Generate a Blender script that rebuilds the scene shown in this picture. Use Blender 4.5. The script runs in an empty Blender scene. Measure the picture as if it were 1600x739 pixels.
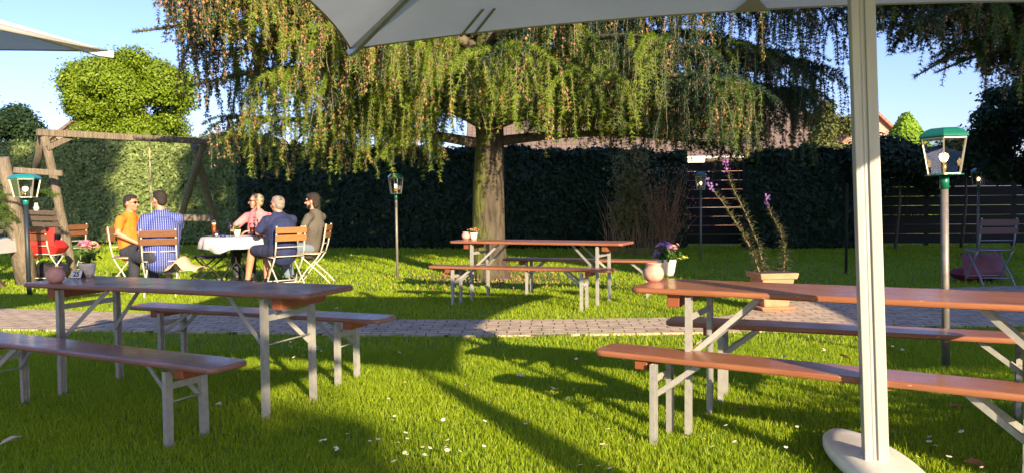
import bpy, bmesh, math, random
import numpy as np
from mathutils import Vector, Matrix, noise
R = math.radians
rnd = random.Random(7)
rs = np.random.RandomState(11)
scene = bpy.context.scene
COL = scene.collection

# ------------------------------------------------------------------ camera, world, sun, exposure
F_PX, PITCH, CAMH, ROLL = 1219.8, 0.0465, 1.213, 0.0107
_r0 = Vector((1, 0, 0)); _u0 = Vector((0, math.sin(PITCH), math.cos(PITCH))); FWD = Vector((0, math.cos(PITCH), -math.sin(PITCH)))
RIGHT = _r0 * math.cos(ROLL) - _u0 * math.sin(ROLL)
UP = _r0 * math.sin(ROLL) + _u0 * math.cos(ROLL)
CAM = Vector((0, 0, CAMH))
cd = bpy.data.cameras.new('camera'); cam = bpy.data.objects.new('camera', cd); COL.objects.link(cam)
cd.sensor_width = 36; cd.lens = 36 * F_PX / 1600; cd.clip_start = 0.05; cd.clip_end = 3000
M = Matrix((RIGHT, UP, -FWD)).transposed().to_4x4(); M.translation = CAM
cam.matrix_world = M
scene.camera = cam

SUN_EL = R(17.5); SUN_DIR = Vector((0.44, -0.90, 0)).normalized()      # towards the sun, on the ground
world = bpy.data.worlds.new('World'); scene.world = world; world.use_nodes = True
wn = world.node_tree.nodes; wl = world.node_tree.links
bg = wn['Background']; sky = wn.new('ShaderNodeTexSky'); sky.sky_type = 'NISHITA'; sky.sun_disc = False
sky.sun_elevation = SUN_EL; sky.sun_rotation = math.atan2(SUN_DIR.x, SUN_DIR.y)
sky.altitude = 50; sky.air_density = 1.0; sky.dust_density = 0.9; sky.ozone_density = 1.8
tint = wn.new('ShaderNodeMixRGB'); tint.blend_type = 'MULTIPLY'; tint.inputs[0].default_value = 1; tint.inputs[2].default_value = (0.60, 0.61, 0.92, 1)
wl.new(sky.outputs[0], tint.inputs[1]); wl.new(tint.outputs[0], bg.inputs[0]); bg.inputs[1].default_value = 0.128
sd = bpy.data.lights.new('sun', 'SUN'); sd.energy = 5.0; sd.angle = R(0.5); sd.color = (1.0, 0.78, 0.49)
sun = bpy.data.objects.new('sun', sd); COL.objects.link(sun)
to_sun = Vector((SUN_DIR.x * math.cos(SUN_EL), SUN_DIR.y * math.cos(SUN_EL), math.sin(SUN_EL)))
sun.rotation_euler = to_sun.to_track_quat('Z', 'Y').to_euler()
sun.location = to_sun * 40
vs = scene.view_settings
vs.view_transform = 'Standard'; vs.look = 'None'; vs.exposure = 1.35; vs.gamma = 1; vs.use_curve_mapping = False
scene.cycles.max_bounces = 8; scene.cycles.transparent_max_bounces = 16
scene.cycles.use_denoising = True

def ray(u, v):
    return (RIGHT * ((u - 800) / F_PX) + UP * ((369.5 - v) / F_PX) + FWD)
def at(u, v, D):                     # point seen at (u, v) that stands at ground distance D
    d = ray(u, v); return CAM + d * (D / d.y)
def G(u, v, z=0.0):                  # point of the plane z seen at (u, v)
    d = ray(u, v); return CAM + d * ((z - CAMH) / d.z)
def pix(P):
    q = P - CAM; w = q.dot(FWD)
    return 800 + F_PX * q.dot(RIGHT) / w, 369.5 - F_PX * q.dot(UP) / w

# ------------------------------------------------------------------ materials
def ramp(nt, fac, stops):
    n = nt.nodes.new('ShaderNodeValToRGB'); nt.links.new(fac, n.inputs[0])
    e = n.color_ramp.elements
    while len(e) < len(stops): e.new(0.5)
    for k, (p, c) in enumerate(stops):
        e[k].position = p; e[k].color = (*c, 1)
    return n.outputs[0]
def mat(name, col, rough=0.6, col2=None, scale=8.0, detail=4, bump=0.0, bscale=None, metal=0.0, coat=0.0, trans=0.0,
        stretch=(1, 1, 1), island=None, transl=0.0, spec=0.5, coords='Object'):
    m = bpy.data.materials.new(name); m.use_nodes = True; nt = m.node_tree; b = nt.nodes['Principled BSDF']
    b.inputs['Roughness'].default_value = rough; b.inputs['Metallic'].default_value = metal
    b.inputs['Base Color'].default_value = (*col, 1)
    b.inputs['Coat Weight'].default_value = coat; b.inputs['Coat Roughness'].default_value = 0.12
    b.inputs['Transmission Weight'].default_value = trans
    b.inputs['Specular IOR Level'].default_value = spec
    csock = None
    if col2 is not None or bump:
        tc = nt.nodes.new('ShaderNodeTexCoord'); mp = nt.nodes.new('ShaderNodeMapping'); mp.inputs['Scale'].default_value = stretch
        nt.links.new(tc.outputs[coords], mp.inputs[0])
        nz = nt.nodes.new('ShaderNodeTexNoise'); nz.inputs['Scale'].default_value = scale; nz.inputs['Detail'].default_value = detail
        nt.links.new(mp.outputs[0], nz.inputs['Vector'])
        if col2 is not None:
            csock = ramp(nt, nz.outputs['Fac'], [(0.3, col), (0.7, col2)])
        if bump:
            nb = nt.nodes.new('ShaderNodeTexNoise'); nb.inputs['Scale'].default_value = bscale or scale; nb.inputs['Detail'].default_value = 5
            nt.links.new(mp.outputs[0], nb.inputs['Vector'])
            bn = nt.nodes.new('ShaderNodeBump'); bn.inputs['Strength'].default_value = bump; bn.inputs['Distance'].default_value = 0.02 if bump < .45 else .06
            nt.links.new(nb.outputs['Fac'], bn.inputs['Height']); nt.links.new(bn.outputs[0], b.inputs['Normal'])
    if island:
        g = nt.nodes.new('ShaderNodeNewGeometry')
        isock = ramp(nt, g.outputs['Random Per Island'], island)
        if csock is not None:
            mx = nt.nodes.new('ShaderNodeMixRGB'); mx.inputs[0].default_value = 0.5
            nt.links.new(csock, mx.inputs[1]); nt.links.new(isock, mx.inputs[2]); csock = mx.outputs[0]
        else: csock = isock
    if csock is not None: nt.links.new(csock, b.inputs['Base Color'])
    if transl:
        t = nt.nodes.new('ShaderNodeBsdfTranslucent'); ms = nt.nodes.new('ShaderNodeMixShader'); ms.inputs[0].default_value = transl
        if csock is not None: nt.links.new(csock, t.inputs[0])
        else: t.inputs[0].default_value = (*col, 1)
        nt.links.new(b.outputs[0], ms.inputs[1]); nt.links.new(t.outputs[0], ms.inputs[2])
        nt.links.new(ms.outputs[0], nt.nodes['Material Output'].inputs[0])
    return m
def emit(name, col, s):
    m = bpy.data.materials.new(name); m.use_nodes = True; nt = m.node_tree; nt.nodes.clear()
    e = nt.nodes.new('ShaderNodeEmission'); e.inputs[0].default_value = (*col, 1); e.inputs[1].default_value = s
    o = nt.nodes.new('ShaderNodeOutputMaterial'); nt.links.new(e.outputs[0], o.inputs[0]); return m
def sc(c, k): return tuple(x * k for x in c)

def wood_material(name, a, b2, rough=0.32, coat=0.25, wear=None):
    m = mat(name, a, rough, b2, 3.0, 6, 0.10, 14, coat=coat, stretch=(1.2, 16, 16))
    if wear:                                                   # small chips where the varnish has gone
        nt = m.node_tree; bs = nt.nodes['Principled BSDF']; src = bs.inputs['Base Color'].links[0].from_socket
        tc = nt.nodes.new('ShaderNodeTexCoord'); mp = nt.nodes.new('ShaderNodeMapping'); mp.inputs['Scale'].default_value = (6, 22, 22)
        v = nt.nodes.new('ShaderNodeTexVoronoi'); v.inputs['Scale'].default_value = 1.6
        nt.links.new(tc.outputs['Object'], mp.inputs[0]); nt.links.new(mp.outputs[0], v.inputs['Vector'])
        f = ramp(nt, v.outputs['Distance'], [(0.06, (1, 1, 1)), (0.10, (0, 0, 0))])
        mx = nt.nodes.new('ShaderNodeMixRGB'); nt.links.new(f, mx.inputs[0]); nt.links.new(src, mx.inputs[1]); mx.inputs[2].default_value = (*wear, 1)
        nt.links.new(mx.outputs[0], bs.inputs['Base Color'])
        # joints between the boards: fine dark grooves along the top
        sp = nt.nodes.new('ShaderNodeSeparateXYZ'); nt.links.new(tc.outputs['Object'], sp.inputs[0])
        a1 = nt.nodes.new('ShaderNodeMath'); a1.operation = 'MULTIPLY_ADD'; a1.inputs[1].default_value = 8.0; a1.inputs[2].default_value = .5; nt.links.new(sp.outputs[1], a1.inputs[0])
        a2 = nt.nodes.new('ShaderNodeMath'); a2.operation = 'FRACT'; nt.links.new(a1.outputs[0], a2.inputs[0])
        g2 = ramp(nt, a2.outputs[0], [(.0, (.35, .35, .35)), (.025, (1, 1, 1)), (.975, (1, 1, 1)), (1, (.35, .35, .35))])
        m3 = nt.nodes.new('ShaderNodeMixRGB'); m3.blend_type = 'MULTIPLY'; m3.inputs[0].default_value = .7; nt.links.new(mx.outputs[0], m3.inputs[1]); nt.links.new(g2, m3.inputs[2]); nt.links.new(m3.outputs[0], bs.inputs['Base Color'])
        n4 = nt.nodes.new('ShaderNodeTexNoise'); n4.inputs['Scale'].default_value = 4; n4.inputs['Detail'].default_value = 6; nt.links.new(tc.outputs['Object'], n4.inputs['Vector'])
        nt.links.new(ramp(nt, n4.outputs['Fac'], [(.35, (rough * .8,) * 3), (.65, (min(1, rough * 1.7),) * 3)]), bs.inputs['Roughness'])
    return m
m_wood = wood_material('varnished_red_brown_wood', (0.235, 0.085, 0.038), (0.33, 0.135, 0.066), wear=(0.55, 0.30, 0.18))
m_wood_shade = wood_material('shade_toned_red_brown_wood', (0.20, 0.088, 0.068), (0.29, 0.135, 0.105), rough=.32, coat=.5, wear=(0.33, 0.18, 0.14))  # left set's wood, with shade and lavender sky reflection put into the colour
m_batten = mat('batten_wood', (0.22, 0.07, 0.028), 0.5, (0.28, 0.08, 0.03), 6, stretch=(1, 6, 6))
m_steel = mat('galvanised_leg', (0.30, 0.31, 0.31), 0.5, (0.40, 0.39, 0.365), 30, metal=0.25, bump=0.05)
m_white = mat('white_chair_metal', (0.58, 0.56, 0.51), 0.45, (.45, .42, .36), 40)
m_slat = mat('chair_slat', (0.12, 0.052, 0.026), 0.45, (0.19, 0.08, 0.036), 10, stretch=(2, 12, 12), coat=0.2)
m_slat_lit = mat('sunlit_chair_slat', (0.26, 0.12, 0.04), 0.45, (0.34, 0.17, 0.06), 10, stretch=(2, 12, 12), coat=0.2)  # brown slats again, sunlight put into the lighter colour
m_alu = mat('mast_aluminium', (0.38, 0.39, 0.39), 0.42, (0.46, 0.46, 0.44), 6, metal=0.25, stretch=(6, 6, .4))
m_whiteplastic = mat('white_base_cover', (0.78, 0.76, 0.71), 0.4, (0.64, 0.61, 0.56), 7, 6)
m_canvas = mat('cream_canvas', (0.84, 0.85, 0.74), 0.9, (0.74, 0.75, 0.65), 2.2, 5, 0.15, 300, transl=0.38)
m_strap = mat('canvas_strap', (0.42, 0.41, 0.34), 0.9, transl=.3)
m_bark = mat('larch_bark', (0.07, 0.055, 0.04), 0.95, (0.14, 0.115, 0.085), 9, 8, 1.0, 14, stretch=(1, 1, .35))
m_moss = None
m_twig = mat('grey_twig', (0.16, 0.125, 0.09), 0.9)
m_oldwood = mat('weathered_post', (0.13, 0.105, 0.075), 0.85, (0.24, 0.205, 0.155), 5, 6, 0.6, 12, stretch=(6, 6, .7))
m_darkwood = mat('dark_old_wood', (0.05, 0.035, 0.028), 0.8, (0.09, 0.065, 0.05), 8, stretch=(2, 8, 8))
m_green = mat('lamp_green_enamel', (0.008, 0.15, 0.085), 0.28, coat=0.5)
m_teal = mat('lamp_teal_enamel', (0.015, 0.22, 0.22), 0.35, coat=0.4)
m_pole = mat('dark_lamp_post', (0.16, 0.15, 0.14), 0.5, (0.24, 0.22, 0.2), 20, metal=0.3)
m_brass = mat('brass', (0.5, 0.33, 0.1), 0.35, metal=1.0)
m_bulb = emit('lamp_bulb_glow', (1.0, 0.60, 0.26), 4.0)
m_terra = mat('terracotta', (0.50, 0.20, 0.11), 0.8, (0.58, 0.27, 0.16), 12, bump=0.15)
m_pink = mat('pink_ceramic', (0.56, 0.25, 0.21), 0.55, (0.66, 0.36, 0.30), 22, bump=0.25)
m_cream = mat('cream_ceramic', (0.74, 0.62, 0.48), 0.6, (0.80, 0.71, 0.58), 16, bump=0.2)
m_cloth = mat('white_tablecloth', (0.60, 0.61, 0.66), 0.7, (0.52, 0.53, 0.58), 5, transl=0.08)
def glass(name, tint=(1, 1, 1), fac=0.12):
    m = bpy.data.materials.new(name); m.use_nodes = True; nt = m.node_tree; nt.nodes.clear()
    t = nt.nodes.new('ShaderNodeBsdfTransparent'); t.inputs[0].default_value = (*tint, 1)
    g = nt.nodes.new('ShaderNodeBsdfGlossy'); g.inputs['Roughness'].default_value = 0.03
    mx = nt.nodes.new('ShaderNodeMixShader'); fr = nt.nodes.new('ShaderNodeFresnel'); fr.inputs[0].default_value = 1.45
    ad = nt.nodes.new('ShaderNodeMath'); ad.operation = 'ADD'; ad.inputs[1].default_value = fac; ad.use_clamp = True
    nt.links.new(fr.outputs[0], ad.inputs[0]); nt.links.new(ad.outputs[0], mx.inputs[0])
    nt.links.new(t.outputs[0], mx.inputs[1]); nt.links.new(g.outputs[0], mx.inputs[2])
    o = nt.nodes.new('ShaderNodeOutputMaterial'); nt.links.new(mx.outputs[0], o.inputs[0]); return m
m_glass = glass('lamp_glass', (0.90, 0.93, 0.90), 0.06)
m_drinkglass = glass('drinking_glass', (0.92, 0.94, 0.94), 0.05)

# ------------------------------------------------------------------ mesh helpers
class MB:
    def __init__(s): s.bm = bmesh.new()
    def box(s, c, size, rot=None, mi=0):
        vs = []
        for sx in (-.5, .5):
            for sy in (-.5, .5):
                for sz in (-.5, .5):
                    p = Vector((sx * size[0], sy * size[1], sz * size[2]))
                    if rot is not None: p = rot @ p
                    vs.append(s.bm.verts.new(p + Vector(c)))
        for f in ((0, 1, 3, 2), (4, 6, 7, 5), (0, 4, 5, 1), (2, 3, 7, 6), (0, 2, 6, 4), (1, 5, 7, 3)):
            s.bm.faces.new([vs[i] for i in f]).material_index = mi
        return s
    def bar(s, a, b, w, h, up=(0, 0, 1), mi=0):
        a = Vector(a); b = Vector(b); d = b - a; x = d.normalized(); u = Vector(up)
        y = u.cross(x)
        if y.length < 1e-4: y = Vector((0, 1, 0)).cross(x)
        y.normalize(); z = x.cross(y)
        return s.box((a + b) / 2, (d.length, w, h), Matrix((x, y, z)).transposed(), mi)
    def tube(s, pts, rad, n=8, mi=0, cap=True, smooth=True):
        pts = [Vector(p) for p in pts]; rad = rad if isinstance(rad, (list, tuple)) else [rad] * len(pts)
        rings = []; ref = Vector((0.3, 0.2, 1)).normalized()
        for i, p in enumerate(pts):
            d = (pts[min(i + 1, len(pts) - 1)] - pts[max(i - 1, 0)]).normalized()
            x = d.cross(ref)
            if x.length < .05: x = d.cross(Vector((1, 0, 0)))
            x.normalize(); y = d.cross(x)
            rings.append([s.bm.verts.new(p + (x * math.cos(t) + y * math.sin(t)) * rad[i]) for t in [2 * math.pi * k / n for k in range(n)]])
        for a, b in zip(rings, rings[1:]):
            for k in range(n):
                f = s.bm.faces.new((a[k], a[(k + 1) % n], b[(k + 1) % n], b[k])); f.material_index = mi; f.smooth = smooth
        if cap:
            for r_ in (rings[0][::-1], rings[-1]): s.bm.faces.new(r_).material_index = mi
        return s
    def lathe(s, prof, n=24, c=(0, 0, 0), mi=0, smooth=True, sq=(1, 1)):
        rings = [[s.bm.verts.new(Vector((r * math.cos(2 * math.pi * k / n) * sq[0], r * math.sin(2 * math.pi * k / n) * sq[1], z)) + Vector(c)) for k in range(n)] for r, z in prof]
        for a, b in zip(rings, rings[1:]):
            for k in range(n):
                f = s.bm.faces.new((a[k], a[(k + 1) % n], b[(k + 1) % n], b[k])); f.material_index = mi; f.smooth = smooth
        if prof[0][0] > 1e-4: s.bm.faces.new(rings[0][::-1]).material_index = mi
        if prof[-1][0] > 1e-4: s.bm.faces.new(rings[-1]).material_index = mi
        return s
    def prism(s, pts, z0, z1, mi=0):
        a = [s.bm.verts.new((x, y, z0)) for x, y in pts]; b = [s.bm.verts.new((x, y, z1)) for x, y in pts]; n = len(pts)
        s.bm.faces.new(a[::-1]).material_index = mi; s.bm.faces.new(b).material_index = mi
        for k in range(n): s.bm.faces.new((a[k], a[(k + 1) % n], b[(k + 1) % n], b[k])).material_index = mi
        return s
    def poly(s, pts, mi=0):
        s.bm.faces.new([s.bm.verts.new(p) for p in pts]).material_index = mi; return s
    def build(s, name, mats, parent=None, bevel=0, loc=None, fixn=True, **kw):
        if fixn: bmesh.ops.recalc_face_normals(s.bm, faces=s.bm.faces)
        me = bpy.data.meshes.new(name); s.bm.to_mesh(me); s.bm.free()
        return link(name, me, mats, parent, bevel, loc)
def link(name, me, mats, parent=None, bevel=0, loc=None):
    o = bpy.data.objects.new(name, me); COL.objects.link(o)
    for m in (mats if isinstance(mats, (list, tuple)) else [mats]): me.materials.append(m)
    if parent is not None: o.parent = parent
    if loc is not None: o.location = loc
    if bevel:
        b = o.modifiers.new('bevel', 'BEVEL'); b.width = bevel; b.segments = 2; b.limit_method = 'ANGLE'; b.angle_limit = R(40)
    return o
def tag(o, label=None, cat=None, group=None, kind=None):
    if label: o['label'] = label
    if cat: o['category'] = cat
    if group: o['group'] = group
    if kind: o['kind'] = kind
    return o
def thing(name, label, cat, loc=(0, 0, 0), rz=0, group=None, sc_=1):
    o = bpy.data.objects.new(name, None); COL.objects.link(o); o.location = loc; o.rotation_euler = (0, 0, rz); o.scale = (sc_,) * 3
    o.empty_display_size = 0.1
    return tag(o, label, cat, group)
def copy_tree(root, loc, rz=0, label=None, s=None):
    kids = {}
    for o in bpy.data.objects:
        if o.parent: kids.setdefault(o.parent.name, []).append(o)
    def rec(o, par):
        c = o.copy(); COL.objects.link(c); c.parent = par
        for k in kids.get(o.name, []): rec(k, c)
        return c
    r = rec(root, None); r.location = loc; r.rotation_euler = (0, 0, rz)
    if s: r.scale = (s, s, s)
    if label: r['label'] = label
    return r
def np_mesh(name, V, Fc, midx=None, smooth=False):
    """V (n,3) float, Fc list of arrays (m,k)"""
    me = bpy.data.meshes.new(name)
    if not isinstance(Fc, list): Fc = [Fc]
    Fc = [f for f in Fc if len(f)]
    tot = np.concatenate([np.full(len(f), f.shape[1]) for f in Fc]); li = np.concatenate([f.ravel() for f in Fc])
    st = np.concatenate([[0], np.cumsum(tot)[:-1]])
    me.vertices.add(len(V)); me.vertices.foreach_set('co', np.asarray(V, np.float32).ravel())
    me.loops.add(len(li)); me.loops.foreach_set('vertex_index', li.astype(np.int32))
    me.polygons.add(len(tot)); me.polygons.foreach_set('loop_start', st.astype(np.int32)); me.polygons.foreach_set('loop_total', tot.astype(np.int32))
    if midx is not None: me.polygons.foreach_set('material_index', np.asarray(midx, np.int32))
    me.polygons.foreach_set('use_smooth', np.full(len(tot), smooth))
    me.update(calc_edges=True); return me
def rand_unit(n):
    v = rs.normal(size=(n, 3)); return v / np.linalg.norm(v, axis=1, keepdims=True)
def leaf_quads(P, N, size, asp=0.55, jit=0.8):
    """diamond leaves at P facing about N"""
    n = len(P); N = N + rand_unit(n) * jit; N /= np.linalg.norm(N, axis=1, keepdims=True)
    T = np.cross(N, rand_unit(n)); T /= np.linalg.norm(T, axis=1, keepdims=True) + 1e-9; B = np.cross(N, T)
    s = (size * rs.uniform(.6, 1.3, n))[:, None]
    V = np.stack([P - T * s, P - B * s * asp, P + T * s, P + B * s * asp], 1).reshape(-1, 3)
    return V, np.arange(4 * n).reshape(n, 4)
def fbm(P, s=1.0, seed=0.0):
    x, y, z = P[:, 0] * s + seed, P[:, 1] * s + seed * 1.7, P[:, 2] * s + seed * .6
    return (np.sin(x * 1.9 + 1.3 * np.sin(y * 1.4)) + np.sin(y * 2.3 + 1.1 * np.sin(z * 2.1)) + np.sin(z * 2.7 + 1.2 * np.sin(x * 1.7))
            + .6 * np.sin(x * 4.7 + y * 3.1) + .5 * np.sin(z * 6.1 + x * 3.9)) / 4.1

# ------------------------------------------------------------------ ground and lawn
m_soil = mat('lawn_soil', (0.10, 0.17, 0.012), 0.95, (0.16, 0.23, 0.02), 3, 6, 0.4, 40)
gm = MB(); gm.poly([(-400, -200, 0), (400, -200, 0), (400, 900, 0), (-400, 900, 0)])
tag(gm.build('ground', m_soil), kind='structure')

def curve(pts, t):
    xs = [p[0] for p in pts]; return np.interp(t, xs, [p[1] for p in pts])
near_px = [(0, 517), (300, 521), (600, 526), (760, 527), (1000, 524), (1150, 521), (1400, 514), (1600, 510)]
far_px = [(0, 484), (200, 491), (450, 499), (620, 502), (800, 502), (1000, 500), (1130, 497), (1165, 490), (1200, 472), (1240, 459), (1600, 448)]
near_w = [tuple(G(u, v)[:2]) for u, v in near_px]; far_w = [tuple(G(u, v)[:2]) for u, v in far_px]
near_w = [(-14, near_w[0][1] + .3)] + near_w + [(14, near_w[-1][1] - .6)]
far_w = [(-14, far_w[0][1] + .3)] + far_w + [(14, far_w[-1][1] + .3)]
def on_path(x, y):
    return (y > curve(near_w, x)) & (y < curve(far_w, x))
pp = [(x, y) for x, y in near_w] + [(x, y) for x, y in far_w[::-1]]
m_pave = bpy.data.materials.new('paver_stone'); m_pave.use_nodes = True
nt = m_pave.node_tree; b = nt.nodes['Principled BSDF']; b.inputs['Roughness'].default_value = 0.9
tc = nt.nodes.new('ShaderNodeTexCoord'); mp = nt.nodes.new('ShaderNodeMapping'); mp.inputs['Rotation'].default_value = (0, 0, 0.03)
nt.links.new(tc.outputs['Object'], mp.inputs[0])
br = nt.nodes.new('ShaderNodeTexBrick'); br.inputs['Scale'].default_value = 1.0; br.inputs['Brick Width'].default_value = 0.21; br.inputs['Row Height'].default_value = 0.105
br.inputs['Mortar Size'].default_value = 0.006; br.inputs['Mortar Smooth'].default_value = 0.3
br.inputs['Color1'].default_value = (0.52, 0.42, 0.31, 1); br.inputs['Color2'].default_value = (0.62, 0.50, 0.38, 1); br.inputs['Mortar'].default_value = (0.05, 0.06, 0.03, 1)
nz0 = nt.nodes.new('ShaderNodeTexNoise'); nz0.inputs['Scale'].default_value = 3; nt.links.new(tc.outputs['Object'], nz0.inputs['Vector'])
vm = nt.nodes.new('ShaderNodeVectorMath'); vm.operation = 'MULTIPLY_ADD'; vm.inputs[1].default_value = (.09, .07, 0)
nt.links.new(nz0.outputs['Color'], vm.inputs[0]); nt.links.new(mp.outputs[0], vm.inputs[2]); nt.links.new(vm.outputs[0], br.inputs['Vector'])
nz = nt.nodes.new('ShaderNodeTexNoise'); nz.inputs['Scale'].default_value = 6; nz.inputs['Detail'].default_value = 7; nt.links.new(tc.outputs['Object'], nz.inputs['Vector'])
mx = nt.nodes.new('ShaderNodeMixRGB'); mx.blend_type = 'MULTIPLY'; mx.inputs[0].default_value = 0.75
nt.links.new(br.outputs['Color'], mx.inputs[1]); nt.links.new(ramp(nt, nz.outputs['Fac'], [(0.25, (0.45, 0.46, 0.36)), (0.5, (.85, .83, .8)), (0.75, (1.15, 1.12, 1.05))]), mx.inputs[2])
nt.links.new(mx.outputs[0], b.inputs['Base Color'])
bn = nt.nodes.new('ShaderNodeBump'); bn.invert = True; bn.inputs['Strength'].default_value = 0.9; bn.inputs['Distance'].default_value = 0.012
nt.links.new(br.outputs['Fac'], bn.inputs['Height']); nt.links.new(bn.outputs[0], b.inputs['Normal'])
pm = MB(); pm.prism(pp, 0.002, 0.022)
tag(pm.build('paved_path', m_pave), kind='structure')

def blades(n, x0, x1, y0, y1, h, w, fan=None):
    x = rs.uniform(x0, x1, n); y = rs.uniform(y0, y1, n)
    if fan is not None:
        k = (np.abs(x) < np.maximum(y, 0) * fan + 0.9); x = x[k]; y = y[k]
    k = ~on_path(x, y + rs.normal(0, .045, len(x))); x = x[k]; y = y[k]; n = len(x)
    P = np.stack([x, y, np.zeros(n)], 1); tuft = .5 + .5 * fbm(P, 2.3, 3.1); t2 = .5 + .5 * fbm(P, 7.0, 1.0)
    bare = np.hypot(x + .3, (y - 12.3) * .8) < .9 + .3 * t2; keep = ~(bare & (rs.uniform(0, 1, n) < .8)); P = P[keep]; tuft = tuft[keep]; t2 = t2[keep]; n = len(P)
    H = h * (.55 + .5 * tuft + .35 * t2) * rs.uniform(.55, 1.25, n)
    a = rs.uniform(0, 2 * np.pi, n); l = rs.uniform(.1, .75, n) * H; la = rs.uniform(0, 2 * np.pi, n)
    side = np.stack([np.cos(a), np.sin(a), np.zeros(n)], 1) * (w * rs.uniform(.7, 1.3, n))[:, None]
    lean = np.stack([np.cos(la), np.sin(la), np.zeros(n)], 1) * l[:, None]
    up = np.zeros((n, 3)); up[:, 2] = H
    mid = P + lean * .35 + up * .6; tip = P + lean + up
    V = np.stack([P - side, P + side, mid + side * .7, mid - side * .7, tip], 1).reshape(-1, 3)
    i = np.arange(n) * 5
    return V, np.stack([i, i + 1, i + 2, i + 3], 1), np.stack([i + 3, i + 2, i + 4], 1)
m_grass = mat('grass_blade', (0.23, 0.34, 0.010), 0.5, (0.40, 0.48, 0.016), .8, 4,
              island=[(0.0, (0.13, 0.27, 0.008)), (0.55, (0.28, 0.44, 0.014)), (0.93, (0.42, 0.55, 0.03)), (1.0, (0.55, 0.50, 0.18))], transl=0.45, spec=0.3)
parts = [blades(2500, -4.6, 4.6, 2.7, 7, .085, .0019, .80), blades(2500, -9, 9, 7, 16, .10, .004, .80), blades(300000, -4.6, 4.6, 2.7, 6.3, .036, .0022, .80), blades(150000, -8, 8, 6.3, 10.5, .036, .0038, .80),
         blades(120000, -14, 14, 10.5, 19, .042, .008, .80), blades(60000, -20, 20, 15, 26, .06, .014, .85)]
Vs = []; Q = []; T = []; off = 0
for V, q, t in parts: Vs.append(V); Q.append(q + off); T.append(t + off); off += len(V)
g = link('lawn_grass', np_mesh('lawn_grass', np.concatenate(Vs), [np.concatenate(Q), np.concatenate(T)]), m_grass)
tag(g, 'short green lawn grass around the tables and along the paved path', 'grass', kind='stuff')

# ------------------------------------------------------------------ foliage builders
def leafy(name, mats, clumps, n, size, parent=None, asp=.55, jit=.8, hollow=.75, squash=1.0, mi_fn=None):
    """leaf faces spread over uneven ellipsoid clumps (x,y,z,rx,ry,rz)"""
    C = np.array(clumps, float); vol = (C[:, 3] * C[:, 4] + C[:, 4] * C[:, 5] + C[:, 3] * C[:, 5]); k = rs.choice(len(C), n, p=vol / vol.sum())
    U = rand_unit(n); rad = rs.uniform(hollow ** 3, 1, n) ** (1 / 3) * (1 + rs.exponential(.13, n))
    P = C[k, :3] + U * C[k, 3:6] * (rad * (1 + .16 * fbm(U * 3 + C[k, :3], 1.5)))[:, None]
    V, Fq = leaf_quads(P, U + np.array([0, 0, .3]), size, asp, jit)
    mi = None if mi_fn is None else mi_fn(P, U)
    return link(name, np_mesh(name, V, Fq, mi), mats, parent)
def clumpset(c, r, n, rc, seed, flat=.8):
    q = random.Random(seed); out = []
    for _ in range(n):
        while True:
            d = Vector((q.uniform(-1, 1), q.uniform(-1, 1), q.uniform(-1, 1)))
            if d.length <= 1: break
        d = d.normalized() * (d.length ** .5) * q.uniform(.72, 1.02)
        s = rc * q.uniform(.6, 1.25)
        out.append((c[0] + d.x * r[0], c[1] + d.y * r[1], c[2] + d.z * r[2], s, s, s * flat))
    return out
def leafmat(name, a, b2, c, transl=.3, rough=.55):
    return mat(name, a, rough, b2, 1.2, 3, island=[(0, a), (.6, b2), (1, c)], transl=transl, spec=.35)
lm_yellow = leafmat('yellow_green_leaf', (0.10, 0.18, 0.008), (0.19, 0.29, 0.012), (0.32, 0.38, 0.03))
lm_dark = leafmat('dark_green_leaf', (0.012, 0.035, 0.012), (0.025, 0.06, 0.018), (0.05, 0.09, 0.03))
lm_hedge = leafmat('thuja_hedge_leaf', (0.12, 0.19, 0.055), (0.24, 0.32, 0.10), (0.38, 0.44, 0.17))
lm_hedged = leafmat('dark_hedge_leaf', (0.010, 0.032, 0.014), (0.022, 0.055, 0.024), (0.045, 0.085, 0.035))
lm_ivy = leafmat('ivy_leaf', (0.12, 0.24, 0.01), (0.22, 0.38, 0.02), (0.3, 0.45, 0.05))
lm_olive = leafmat('olive_green_leaf', (0.09, 0.12, 0.03), (0.16, 0.18, 0.05), (0.22, 0.22, 0.08))

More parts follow.
